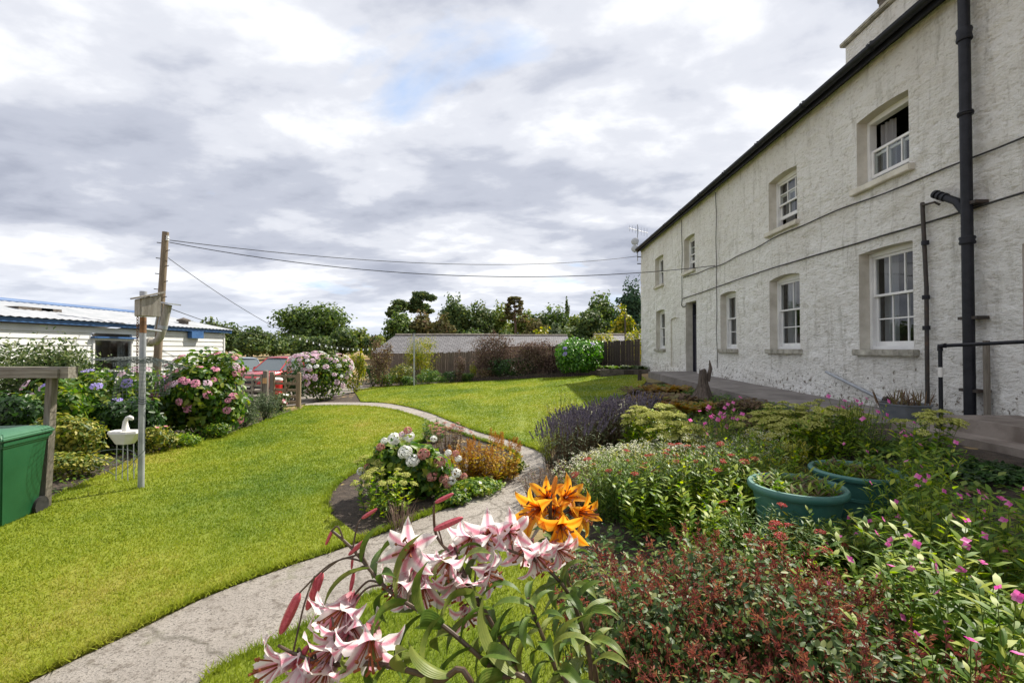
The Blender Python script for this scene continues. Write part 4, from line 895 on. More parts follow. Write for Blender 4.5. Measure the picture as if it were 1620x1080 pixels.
def gate(label, pa, pb, ya, yb, tops, w=.09, matl='wood_brown', stile=True):
    xa, xb = gpx(pa, ya), gpx(pb, yb); e = empty('field_gate', ((xa+xb)/2, (ya+yb)/2, gz((xa+xb)/2, GY)), label, 'gate', 'garden gates')
    A = Vector((xa, ya, 0)); B = Vector((xb, yb, 0)); d = (B-A).normalized(); ang = Matrix.Rotation(math.atan2(d.y, d.x), 3, 'Z'); ln = (B-A).length
    for py in tops: sub(e, 'rail', MB().cbox((A+B)/2+Vector((0, 0, gzz(py))), (ln, .035, w), ang), matl, False)
    g = gz((xa+xb)/2, GY); zt = gzz(tops[0])+.06
    for t in ((.02, .5, .98) if stile else (.02, .98)): c = A.lerp(B, t); sub(e, 'stile', MB().cbox(c+Vector((0, -.037, (zt+g+.1)/2)), (.075, .04, zt-g-.1), ang), matl, False)
    b = MB(); c0 = A.lerp(B, .05)+Vector((0, .037, gzz(tops[-1]))); c1 = A.lerp(B, .95)+Vector((0, .037, gzz(tops[0]))); b.tube([c0, c1], .03, 4); sub(e, 'brace', b, matl, False)
gate('brown five-bar wooden gate standing between the right post and middle post', 434, 472, GY+.3, GY, [596, 607.5, 618, 628, 637])
gate('pale-topped wooden gate on the left, in front of the red car', 386, 416, GY+.9, GY+.5, [596, 604, 613, 622, 632], .075, 'wood_rail')
rd = empty('red_container', (gpx(438, GY+1.1), GY+1.1, gz(gpx(438), GY+1.1)), 'red drum with white lid standing behind the gate', 'container')
MB().lathe([(0, 0), (.2, 0), (.21, .3), (.2, .62), (.205, .95), (0, .95)], 20).build('drum', 'redplastic', rd, True)
MB().lathe([(.22, .952), (.22, 1.02), (.1, 1.07), (0, 1.07)], 20).build('lid', 'white', rd, True)
# ------------------------------------------------------------------ pole and wires
PY = 12.6; pt = P(262, 367, PY); pb = P(243, 640, PY); pbz = gz(pb.x, PY)
pole = empty('utility_pole', (pb.x, PY, pbz), 'leaning weathered timber utility pole above the hydrangeas', 'pole')
base = Vector((pb.x, PY, pbz-.1)); top = Vector(pt)
sub(pole, 'shaft', MB().tube([base, base.lerp(top, .5), top], [.105, .095, .08], 14), 'pole')
for i in range(9):
    q = base.lerp(top, .62+.04*i); s = 1 if i % 2 else -1; sub(pole, 'climbing_peg', MB().tube([q, q+Vector((s*.19, -.05, .02))], .012, 6), 'iron_rust')
for q in (.955, .965): c = base.lerp(top, q); sub(pole, 'insulator', MB().lathe([(.0, .08), (.035, .07), (.03, .03), (.045, .0), (.0, -.02)], 10, (c.x+.11, c.y-.05, c.z)), 'white')
def wire(name, label, pts, r, sag=0, n=24, mat='cable'):
    a, b = Vector(pts[0]), Vector(pts[1]); L_ = [a.lerp(b, i/n)-Vector((0, 0, sag*4*(i/n)*(1-i/n))) for i in range(n+1)]
    o = MB().tube(L_, r, 5).build(name, mat, None, True); tag(o, label, 'wire'); return L_
wa = Vector(P(268, 380, PY)); wire('overhead_wire', 'upper of two black wires from pole to far house corner', (wa, Vector((5.8, 23.0, EAVE-.35))), .011, .55)
wire('overhead_wire', 'lower sagging black wire from pole to bracket mid-wall on farmhouse', (wa+Vector((0, 0, -.06)), Vector((5.93, yv, CAMZ+2.54))), .011, .62)
fa = Vector(P(266, 408, PY)); fb = Vector(P(452, 526, 18.5)); fc = Vector(P(603, 549, 24.6))
wire('stay_wire', 'thin wire slanting down from pole towards the festoon lights', (fa, fb), .009, .12)
fs = empty('festoon_lights', fb, 'string of clear festoon bulbs hanging before the dark trees', 'string lights')
n = 30; Lp = [fb.lerp(fc, i/n)-Vector((0, 0, .30*4*(i/n)*(1-i/n))) for i in range(n+1)]
sub(fs, 'flex', MB().tube(Lp, .008, 5), 'cable')
bm_ = MB().lathe([(0, -.13), (.04, -.12), (.055, -.08), (.035, -.03), (.025, 0), (.025, .04), (0, .04)], 10).mesh('bulb', 'bulb', True)
for i in range(1, 17): q = Lp[0].lerp(Lp[0], 0); t = i/17*n; k_ = int(t); q = Lp[k_].lerp(Lp[k_+1], t-k_); link('bulb', bm_, fs, q-fb-Vector((0, 0, .03)), None, .62)
wire('stay_wire', 'low black wire running from bent pipe past chalet corner to the trees', (P(272, 489, 9), P(440, 528, 30)), .008, .25)
# ------------------------------------------------------------------ steel post with bird box, net tray and swan planter
sp_ = G(223, 775); SY = sp_.y; sx_ = sp_.x; zt = P(224, 462, SY).z
stp = empty('steel_post', (sx_, SY, sp_.z), 'galvanised steel post standing in the left lawn, bird box on top', 'post')
sub(stp, 'tube', MB().tube([(sx_, SY, sp_.z-.1), (sx_, SY, zt)], .037, 20), 'galv')
sub(stp, 'rust_band', MB().tube([(sx_, SY, zt-.55), (sx_, SY, zt-.34)], .0385, 20), 'steelrust')
sub(stp, 'end_cap', MB().tube([(sx_, SY, zt-.05), (sx_, SY, zt+.01)], .041, 20), 'galv')
for dz in (1.16, 1.19, 1.22): 
    c = (sx_, SY, sp_.z+dz); sub(stp, 'wire_loop', MB().tube([(sx_+.043*math.cos(a), SY+.043*math.sin(a), sp_.z+dz+.01*math.sin(a*2)) for a in np.linspace(0, 6.2832, 17)], .006, 5, False), 'mesh')
def S_(px, py, dy=0): return Vector(P(px, py, SY+dy))
bb = empty('bird_box', S_(234, 500), 'weathered grey wooden bird box with sloping roof on steel post', 'bird box')
c = S_(234, 486, -.16); rz = Matrix.Rotation(R(-32), 3, 'Z')
V = [Vector(q) for q in ((-.12, -.1, -.12), (.12, -.1, -.12), (.12, .1, -.12), (-.12, .1, -.12), (-.12, -.1, .10), (.12, -.1, .10), (.12, .1, .17), (-.12, .1, .17))]
sub(bb, 'box', MB().add([c+rz @ q for q in V], [(0, 3, 2, 1), (4, 5, 6, 7), (0, 1, 5, 4), (1, 2, 6, 5), (2, 3, 7, 6), (3, 0, 4, 7)]), 'birdbox', False)
sub(bb, 'roof', MB().cbox(c+Vector((0, 0, .155)), (.30, .30, .02), rz @ Matrix.Rotation(R(19), 3, 'X')), 'birdbox', False)
for q in (-.06, .0, .06): sub(bb, 'front_board', MB().cbox(c+rz @ Vector((q, -.108, -.01)), (.055, .014, .2), rz), 'birdbox', False)
sub(bb, 'perch', MB().tube([c+rz @ Vector((-.2, .05, .15)), c+rz @ Vector((-.1, .05, .15))], .008, 6), 'iron_rust')
# chain at the left of the post
chn = empty('chain', S_(218, 480), 'thin rusty chain hanging beside the steel post', 'chain')
for i in range(26):
    q = S_(218-.05*i, 476+i*4.6, -.02); a = R(90)*(i % 2)
    pts = [q+Vector((math.cos(a)*.012*math.cos(t), math.sin(a)*.012*math.cos(t), .026*math.sin(t))) for t in np.linspace(0, 6.2832, 9)]
    sub(chn, 'chain_link', MB().tube(pts, .0045, 4, False), 'steelrust')
# net tray: flared disc of mesh plus a hanging cylinder of mesh
net = empty('mesh_guard', S_(223, 570), 'drooping wire mesh guard wrapped around the steel post', 'wire mesh')
mb = MB(); cz = S_(223, 566).z
def npt(a, r): return Vector((sx_+r*math.cos(a), SY+r*math.sin(a), cz-.16*(r/.5)**1.6*(.5+.5*math.sin(a*1.0+.4))-.02*math.sin(a*5)))
for k in range(44): a = k/44*6.2832; mb.tube([npt(a, r) for r in (.055, .2, .35, .5)], .0028, 3, False)
for r in np.arange(.1, .51, .05): mb.tube([npt(k/32*6.2832, r) for k in range(33)], .0028, 3, False)
sub(net, 'flared_mesh', mb, 'mesh'); mb = MB()
for k in range(36): a = k/36*6.2832; mb.tube([Vector((sx_+(.30+.03*math.sin(z*9+a))*math.cos(a), SY+.3*math.sin(a), z)) for z in np.linspace(cz-.5, cz-.06, 5)], .002, 3, False)
for z in np.arange(cz-.5, cz-.05, .05): mb.tube([Vector((sx_+(.30+.03*math.sin(z*9+a))*math.cos(a), SY+.3*math.sin(a), z)) for a in np.linspace(0, 6.2832, 25)], .002, 3, False)
sub(net, 'hanging_mesh', mb, 'mesh')
lw = MB(); zb_ = sp_.z+.25
lw.tube([Vector((sx_-.35+.28*math.cos(t)*.9, SY-.02+.1*math.sin(t*2), zb_+.14*math.sin(t)+.02*t)) for t in np.linspace(0, 12, 44)], .004, 4, False); lw.tube([Vector((sx_-.1, SY-.06, zb_+.1)), Vector((sx_+.12, SY-.09, zb_+.3)), Vector((sx_+.1, SY-.07, zb_+.8))], .004, 4)
tag(lw.build('loose_wire', 'mesh', None), 'loose coil of thin wire round foot of the steel post', 'wire')
# swan planter
so = P(198, 690, SY+.35); sw = empty('swan_planter', (so.x, so.y, gz(so.x, so.y)), 'white swan-shaped planter with curved neck left of steel post', 'planter')
zc = so.z; V = []
for z_, a_, b_ in ((-.10, .11, .08), (.05, .21, .12), (.08, .20, .11), (.085, .17, .09), (.04, .1, .05)): V += [so+Vector((a_*sx, b_*sy, z_)) for sx, sy in ((-1, -.5), (-.5, -1), (.5, -1), (1, -.5), (1, .5), (.5, 1), (-.5, 1), (-1, .5))]
sub(sw, 'body', MB().add(V, [(i*8+j, i*8+(j+1) % 8, (i+1)*8+(j+1) % 8, (i+1)*8+j) for i in range(4) for j in range(8)]+[tuple(range(8)), tuple(range(32, 40))]), 'white', False)
sub(sw, 'neck', MB().tube([so+Vector(q) for q in ((.02, 0, .05), (-.0, 0, .13), (.0, 0, .21), (.025, 0, .26), (.06, 0, .27), (.09, 0, .255), (.11, 0, .235))], [.05, .04, .028, .026, .03, .03, .012], 10), 'white')
for dx in (-.07, .08):
    for dy in (-.05, .05): sub(sw, 'wire_leg', MB().tube([so+Vector((dx, dy, -.1)), Vector((so.x+dx*1.15, so.y+dy, gz(so.x, so.y)))], .007, 5), 'galv')
# bent pipe feeder behind the post
bp = empty('bent_pipe', P(262, 482, SY+1.2), 'grey bent drainpipe with tin plate and rods behind bird box', 'pipe'); D = lambda a, b: Vector(P(a, b, SY+1.2))
sub(bp, 'pipe', MB().tube([D(266, 482), D(262, 500), D(257, 522), D(253, 534), D(246, 541), D(239, 541)], .055, 14), 'birdbox')
sub(bp, 'flange', MB().tube([D(240, 541), D(236, 541)], .075, 14), 'birdbox')
sub(bp, 'tin_plate', MB().cbox(D(259, 479), (.36, .28, .02), Matrix.Rotation(R(8), 3, 'Y')), 'galv', False)
for a in (252, 257): sub(bp, 'rod', MB().tube([D(a, 481), D(a-8, 522)], .009, 5), 'galv')
sub(bp, 'strap', MB().tube([D(258.5, 515), D(257.4, 520)], .062, 14), 'galv')
sub(bp, 'support_arm', MB().tube([D(256, 524), Vector(P(226, 520, SY))], .014, 8), 'galv')
# timber frame and wheelie bin at the left edge
fp = G(72, 806); fy = fp.y
fr_ = empty('timber_frame', (fp.x, fy, fp.z), 'weathered grey timber post and beam frame behind the green bin', 'frame')
bz = P(72, 590, fy).z; xr = P(105, 590, fy-.1).x
sub(fr_, 'post', MB().add([(fp.x-.06, fy-.03, fp.z-.1), (fp.x+.015, fy-.03, fp.z-.1), (fp.x+.015, fy+.045, fp.z-.1), (fp.x-.06, fy+.045, fp.z-.1), (fp.x+.01, fy-.03, bz-.05), (fp.x+.085, fy-.03, bz-.05), (fp.x+.085, fy+.045, bz-.05), (fp.x+.01, fy+.045, bz-.05)], [(0, 3, 2, 1), (4, 5, 6, 7), (0, 1, 5, 4), (1, 2, 6, 5), (2, 3, 7, 6), (3, 0, 4, 7)]), 'wood_old', False)
sub(fr_, 'beam', MB().cbox(((fp.x-2.2+xr)/2, fy-.02, bz+.01), (xr-(fp.x-2.2), .12, .13)), 'wood_rail', False)
sub(fr_, 'board', MB().cbox(((fp.x-2.2+xr)/2-.05, fy-.095, bz-.0), (xr-(fp.x-2.2)-.1, .025, .10)), 'wood_rail', False)
sub(fr_, 'post', MB().box(fp.x-2.1, fp.x-2.0, fy-.05, fy+.06, fp.z-.1, bz-.05), 'wood_old', False)
bn = P(22, 826, fy-.42); bnx, bny = bn.x-.20, bn.y; bg_ = gz(bnx, bny)
wb_ = empty('wheelie_bin', (bnx, bny, bg_), 'dark green plastic wheelie bin with lighter lid on lawn edge', 'bin', None, R(14))
hB_ = P(22, 692, bny).z-bg_; V = []
for z_, a_, d0, d1 in ((.03, .215, -.24, .22), (.06, .225, -.25, .23), (hB_-.06, .28, -.33, .27), (hB_-.055, .30, -.35, .29), (hB_, .30, -.35, .29)): V += [(-a_, d0, z_), (a_, d0, z_), (a_, d1, z_), (-a_, d1, z_)]
MB().add(V, [(i*4+j, i*4+(j+1) % 4, (i+1)*4+(j+1) % 4, (i+1)*4+j) for i in range(4) for j in range(4)]+[(0, 3, 2, 1), (16, 17, 18, 19)]).build('body', 'bin', wb_, True, .02)
V = []
for z_, s_ in ((hB_+.003, 1.06), (hB_+.045, 1.06), (hB_+.075, .93), (hB_+.10, .6)): V += [(-.30*s_, -.36*s_, z_), (.30*s_, -.36*s_, z_), (.30*s_, .31*s_, z_), (-.30*s_, .31*s_, z_)]
MB().add(V, [(i*4+j, i*4+(j+1) % 4, (i+1)*4+(j+1) % 4, (i+1)*4+j) for i in range(3) for j in range(4)]+[(0, 3, 2, 1), (12, 13, 14, 15)]).build('lid', 'bin_lid', wb_, True, .012)
MB().tube([(-.26, .36, hB_-.02), (.26, .36, hB_-.02)], .02, 8).build('handle', 'bin', wb_, True)
for s in (-.5, .5): MB().cbox((s*.3, -.325, hB_*.78), (.03, .02, .16), Matrix.Rotation(R(5), 3, 'X')).build('moulded_rib', 'bin', wb_, True, .006)
MB().cbox((0, -.385, hB_+.035), (.36, .05, .035)).build('lid_lip', 'bin_lid', wb_, True, .01)
for s in (-1, 1): MB().tube([(s*.2, .24, .1), (s*.26, .24, .1)], .1, 16).build('wheel', 'rubber', wb_, True)
# ------------------------------------------------------------------ fence across the back
FPL = [Vector((5.95, 23.25)), Vector((1.2, 26.6)), Vector((-9.3, 29.0))]; FL1 = (FPL[1]-FPL[0]).length; fl = FL1+(FPL[2]-FPL[1]).length; FA = FPL[0]
def fpos(s):
    a, b, t = (FPL[0], FPL[1], s) if s < FL1 else (FPL[1], FPL[2], s-FL1); d = (b-a).normalized(); return a+d*t, math.atan2(d.y, d.x)
def ftop(s): return np.interp(s, [0, 2.5, 5.5, 6, 9, 16.1], [CAMZ+.45, CAMZ+.35, CAMZ+.15, CAMZ-.08, CAMZ-.12, CAMZ-.42])
fe1 = empty('board_fence', (FA.x, FA.y, gz(FA.x, FA.y)), 'dark brown close-board fence adjoining the far house corner', 'fence')
fe2 = empty('board_fence', (fpos(9)[0].x, fpos(9)[0].y, 0), 'weathered grey-brown vertical board fence below the slate barn roofs', 'fence')
s = 0.06; bw = .145; bms = {}
for k in range(8): bms[k] = None
while s < fl:
    e, m_ = (fe1, 'wood_dark') if s < 5.6 else (fe2, 'wood_fence'); p, fang = fpos(s); g = gz(p.x, p.y)-.08; h = ftop(s)-g+random.uniform(-.05, .03)
    tl = random.uniform(-.012, .012)
    o = MB().cbox((0, 0, h/2), (bw-.012, .022, h)).build('board', m_, e, False); o.location = Vector((p.x, p.y, g))-Vector(e.location)+Vector((0, random.uniform(-.012, .012), 0)); o.rotation_euler = (0, tl, fang)
    s += bw
for e, a, b, m_ in ((fe1, 0, 5.6, 'wood_dark'), (fe2, 5.6, fl, 'wood_fence')):
    for q in np.arange(a, b-.2, 2.4):
        pA = fpos(q)[0]; q2 = min(q+2.4, b); pB = fpos(q2)[0]
        for dz in (-.3, -1.1):
            A_ = Vector((pA.x, pA.y+.06, ftop(q)+dz)); B_ = Vector((pB.x, pB.y+.06, ftop(q2)+dz)); sub(e, 'rail', MB().tube([A_, B_], .04, 4), m_, False)
        sub(e, 'fence_post', MB().cbox((pA.x, pA.y+.11, (ftop(q)+gz(pA.x, pA.y))/2), (.1, .1, ftop(q)-gz(pA.x, pA.y)+.06)), m_, False)
# low picket edging and raised bed wall at the far end of the lawn
lo = [G(px, py+1.5) for px, py in ((700, 604), (760, 602), (820, 599), (880, 596.5), (940, 593.5), (1005, 592.5))]
le = empty('low_edging', lo[3], 'low dark wooden picket edging along the far lawn', 'edging')
for a, b in zip(lo[:-1], lo[1:]):
    n = int((b-a).length/.11)
    for i in range(n):
        q = a.lerp(b, i/n); hh = random.uniform(.22, .3); o = sub(le, 'picket', MB().cbox((q.x, q.y+.12, gz(q.x, q.y)+hh/2-.02), (.085, .03, hh)), 'wood_dark', False)
rw0, rw1 = P(948, 590, 22.0), P(1036, 590, 21.2)
g0 = gz(4, 21.8)
rbw = MB(); 
tag(rbw.box(3.7, 5.98, 21.35, 21.6, g0-.15, CAMZ-.98).build('retaining_wall', 'stonewall', None, False, .02), 'low dark retaining wall of raised bed by house corner', 'wall')
tag(MB().box(3.72, 5.98, 21.6, 23.2, g0-.1, CAMZ-1.06).build('soil_raised', 'soil'), kind='structure')
q = G(1012, 603); tag(MB().cbox((q.x, q.y, q.z+.2), (.13, .13, .5)).build('short_post', 'wood_dark', None, False, .01), 'short dark square post at far right corner of lawn', 'post')
# clothes post
q = G(655, 611); zt_ = P(654, 527, q.y).z
cp = empty('washing_line_post', q, 'thin grey metal washing line post at the far lawn edge', 'post')
sub(cp, 'tube', MB().tube([(q.x, q.y, q.z-.1), (q.x, q.y, zt_)], .04, 12), 'galv'); sub(cp, 'cross_hook', MB().tube([(q.x-.12, q.y, zt_-.05), (q.x+.12, q.y, zt_-.05)], .014, 6), 'iron')
q = P(1434, 300, 31); q = P(989, 530, 31); tag(MB().tube([(q.x, 31, -.2), (q.x, 31, P(989, 498, 31).z)], .05, 8).build('thin_post', 'iron_rust', None, True), 'thin dark post rising above yellow shrubs behind fence', 'post')
# ------------------------------------------------------------------ slate-roofed barns beyond the fence
def barn(label, pxa, pxb, Y, pr_, pe, depth, hipL=0.0, hipR=0.0, base=-.4):
    xa, xb = P(pxa, 551, Y).x, P(pxb, 551, Y).x; zr_ = P(810, pr_, Y+depth).z; ze = P(810, pe, Y).z
    e = empty('barn', ((xa+xb)/2, Y+depth, base), label, 'barn', 'slate-roofed barns')
    sub(e, 'wall', MB().box(xa+.25, xb-.25, Y+.2, Y+2*depth-.2, base, ze+.02), 'stone', False)
    V = [(xa, Y, ze), (xb, Y, ze), (xb-hipR, Y+depth, zr_), (xa+hipL, Y+depth, zr_), (xa, Y+2*depth, ze), (xb, Y+2*depth, ze)]
    Fc = [(0, 1, 2, 3), (3, 2, 5, 4), (0, 3, 4), (1, 5, 2)]
    o = sub(e, 'roof', MB().add(V, Fc), 'barnroof', False); me = o.data; uv = me.uv_layers.new(name='UVMap')
    sl = math.hypot(depth, zr_-ze)
    for p_ in me.polygons:
        for li in p_.loop_indices:
            co = me.vertices[me.loops[li].vertex_index].co; uv.data[li].uv = (co.x if abs(p_.normal.x) < .5 else co.y, (co.z-ze)/(zr_-ze)*sl)
    sub(e, 'ridge_tiles', MB().tube([(xa+hipL, Y+depth, zr_+.01), (xb-hipR, Y+depth, zr_+.01)], .1, 8), 'stone')
    nn = int((zr_-ze)/.11)
    return e
barn('long grey slate-roofed barn in the middle behind the board fence', 586, 790, 31, 530, 559, 2.6, 1.0, .2)
barn('second grey slate roof right of brown hedge, left of round laurel', 786, 905, 33, 531, 548, 2.4, .1, .1)
barn('partly hidden pale slate roof right of the round laurel', 945, 1060, 30, 530, 546, 2.2, .1, .1)
# ------------------------------------------------------------------ trees
def tree(label, px, base_py, top_py, wpx, Y, mat, kind='round', n=4200, bark='bark', size=.42, name='broadleaf_tree', group='trees beyond the garden', seed=0):
    rg = random.Random(seed+int(px*7)); x = P(px, 551, Y).x; g = gz(x, Y); zt = P(px, top_py, Y).z; w = wpx/FPX*Y; H = zt-g; zb = P(px, base_py, Y).z
    cat = 'tree'; e = empty(name, (x, Y, g), label, cat, group)
    lobes = []; mb = MB(); tr = max(.12, .022*H)
    if kind == 'round':
        hb = max(min(zb-g, H*.3)-.12*H, H*.03); hc = H-hb; w = w*1.12
        for i in range(11):
            a = rg.random()*6.28; r = rg.random()**.6*.34*w; zz_ = hb+hc*rg.uniform(.25, .74); q = .2+.13*rg.random()
            lobes.append(((r*math.cos(a), r*math.sin(a)*.8, zz_), (w*q, w*q*.8, min(hc*.3, w*q*.8)*(.8+.3*rg.random()))))
        lobes.append(((0, 0, hb+hc*.70), (w*.27, w*.24, hc*.30))); lobes.append(((0, 0, hb+hc*.34), (w*.46, w*.40, hc*.34))); lobes.append(((w*.22, 0, hb+hc*.2), (w*.26, w*.3, hc*.2))); lobes.append(((-w*.22, 0, hb+hc*.2), (w*.26, w*.3, hc*.2)))
        mb.tube([(0, 0, -.2), (.1, 0, H*.35), (0, .1, H*.7)], [tr*1.3, tr, tr*.4], 8)
        for c, r in lobes[:8]: mb.tube([(0, 0, H*.3), (c[0]*.5, c[1]*.5, (H*.3+c[2])/2), c], [tr*.6, tr*.4, tr*.12], 5)
    elif kind == 'pine':
        lean = rg.uniform(-.06, .06)*w
        mb.tube([(0, 0, -.2), (lean*.3, 0, H*.5), (lean, 0, H*.9)], [tr, tr*.8, tr*.35], 8)
        for i in range(20):
            a = rg.random()*6.28; t = rg.uniform(.42, .95); r = w*.42*(1.15-abs(t-.72)*1.6)*rg.uniform(.35, 1); c = (lean*t+r*math.cos(a), r*math.sin(a), H*t)
            lobes.append((c, (w*rg.uniform(.10, .20), w*rg.uniform(.10, .18), H*rg.uniform(.03, .065)))); mb.tube([(lean*t*.9, 0, H*t-.06*H), (c[0]*.6, c[1]*.6, c[2]-.02*H), c], [tr*.35, tr*.25, tr*.1], 5)
        lobes.append(((lean, 0, H*.95), (w*.26, w*.24, H*.055)))
    elif kind == 'flat':
        mb.tube([(0, 0, -.2), (.15, 0, H*.5), (0, 0, H*.93)], [tr, tr*.8, tr*.3], 8)
        for i in range(24):
            a = i*2.4+rg.random(); t = .62+.35*(i/24); r = w*.44*(1.2-t)*2.2*rg.uniform(.5, 1); c = (r*math.cos(a), r*math.sin(a), H*t)
            lobes.append((c, (w*rg.uniform(.08, .16), w*.13, H*rg.uniform(.014, .03)))); mb.tube([(0, 0, H*t-.05*H), c], [tr*.3, tr*.1], 5)
        lobes.append(((0, 0, H*.975), (w*.24, w*.22, H*.025)))
    elif kind == 'spire':
        mb.tube([(0, 0, -.2), (0, 0, H*.9)], [tr, tr*.2], 8)
        for i in range(12):
            t = i/11; a = i*2.1; rr = w*.5*(1-.72*t)*(.8+.3*rg.random()); lobes.append(((rr*.45*math.cos(a), rr*.45*math.sin(a), H*(.12+.8*t)), (rr*.62, rr*.62, H*.1)))
    mb.build('trunk', bark, e, True)
    link('crown', pmesh('crown', [cloud(lobes, int(n*1.5), size*.8, 'clump', .55, .8, lump=.25)], mat), e)
    return e
B = 'broadleaf_tree'
for i, (px, tp, w) in enumerate(((655, 500, 70), (705, 497, 70), (745, 494, 64), (785, 497, 60), (835, 503, 60), (870, 503, 60), (915, 496, 60), (965, 488, 60), (1010, 490, 60))):
    tree(['far wood behind the leaning pine', 'far wood behind the second dark tree', 'far wood left of the light green tree', 'far wood behind the light green tree', 'far wood right of the umbrella pine', 'far wood above second barn roof', 'far wood left of the large rounded tree', 'far wood between large tree and blue-green tree', 'far wood behind the blue-green tree'][i]+', dim green backdrop', px, 552, tp, w, 92, ['lightwood', 'wood1', 'oak'][i % 3], n=1900, size=.55, group='far backdrop trees', seed=90+i)
# dark hedge-line on the left
for i, (px, tp, w) in enumerate(((300, 508, 44), (330, 502, 46), (362, 509, 50), (398, 516, 52), (432, 524, 46), (462, 530, 46), (500, 532, 60), (540, 520, 50), (570, 518, 42), (598, 530, 40))):
    lab = ['dark tree showing right above the chalet roof corner', 'tall dark tree just right of chalet corner', 'dark broad tree above the silver-blue car', 'dark rounded tree above the red car roof', 'low dark tree left of the great oak', 'low dark tree under the left side of the oak', 'low dark bushy tree beneath the great oak', 'small dark tree right of the great oak trunk', 'lighter green small tree at the right flank of the oak', 'low tree left of the barn roof end'][i]
    tree(lab, px, 551, tp, w, 62+4*(i % 3), 'lightwood' if i == 8 else 'wood1', n=2600, size=.42, seed=i)
tree('great dark domed oak standing alone behind the field', 498, 552, 481, 104, 78, 'oak', n=9000, size=.55, name='oak_tree')
PG = 'tall trees behind the barns'
tree('dark leaning pine with open branches at left of the wood', 632, 540, 474, 44, 66, 'pine', 'pine', 2200, 'pinebark', .4, 'pine_tree', PG)
tree('tallest flat-headed pine left of the barn ridge', 664, 540, 461, 46, 70, 'pine', 'pine', 3400, 'pinebark', .42, 'pine_tree', PG)
tree('green bushy tree under the leaning pine', 632, 545, 493, 56, 60, 'oak', n=3000, group=PG)
tree('brown-tinged conifer below the tallest pine', 668, 545, 494, 44, 61, 'pinebrown', n=2600, group=PG, name='conifer_tree')
tree('dark tall broad tree second right of the pines', 716, 545, 467, 54, 68, 'wood1', n=4600, group=PG)
tree('brownish dark shrubby tree between the tall dark trees', 700, 548, 498, 44, 59, 'pinebrown', n=2200, group=PG)
tree('dark round-headed pine left of the light green trees', 757, 545, 477, 50, 69, 'pine', n=4000, group=PG, name='pine_tree', bark='pinebark')
tree('light yellow-green tree left of the umbrella pine', 792, 545, 479, 44, 72, 'lightwood', n=3000, group=PG)
tree('brown umbrella pine with bare straight trunk', 814, 545, 469, 42, 60, 'pinebrown', 'flat', 2300, 'pinebark', .3, 'pine_tree', PG)
tree('mottled brown-green tree right of the umbrella pine', 830, 548, 490, 50, 66, 'lightwood', n=3200, group=PG)
tree('dull brown-green low tree behind second barn roof', 846, 550, 502, 44, 60, 'pinebrown', n=1600, group=PG)
tree('broad dark flat-topped tree above the round laurel', 878, 548, 484, 66, 66, 'oak', n=4600, group=PG)
tree('thin dark tree top poking up behind the dark broad tree', 897, 540, 471, 20, 76, 'wood1', 'spire', 900, size=.36, group=PG)
tree('yellowish tree between the two dark broad trees', 908, 550, 500, 30, 62, 'lightwood', n=1600, group=PG)
tree('large dark green rounded tree left of the farmhouse end', 950, 548, 464, 64, 62, 'oak', n=5600, group=PG)
tree('dark lower tree in front of the large rounded tree', 938, 550, 488, 52, 57, 'wood1', n=3400, group=PG)
tree('tall blue-green tree against the farmhouse end', 1000, 550, 441, 58, 58, 'cypress', 'round', 6500, size=.32, group=PG, name='blue_green_tree')
tree('golden yellow young tree below the blue-green tree', 985, 550, 484, 32, 48, 'yellowg', n=1800, size=.28, group=PG)
for i, (px, tp, w, m_) in enumerate(((600, 531, 30, 'lightwood'), (1040, 470, 60, 'wood1'), (860, 517, 40, 'yellowg'), (880, 512, 36, 'grey'), (800, 520, 50, 'wood1'), (740, 520, 60, 'wood1'), (905, 515, 50, 'wood1'), (975, 505, 60, 'wood1'))):
    tree(['small pale tree at the left end of barn roof', 'dark tree mostly hidden behind farmhouse end', 'yellow rounded shrub above second barn roof', 'grey-green rounded shrub above second barn roof', 'dark undergrowth tree behind barn roofs, under umbrella pine', 'dark undergrowth tree behind middle barn ridge', 'dark undergrowth tree behind laurel', 'dark undergrowth tree under the blue-green tree'][i], px, 552, tp, w, 52 if i < 4 else 56, m_, n=1800, size=.32, group='low trees behind the barns', seed=i)
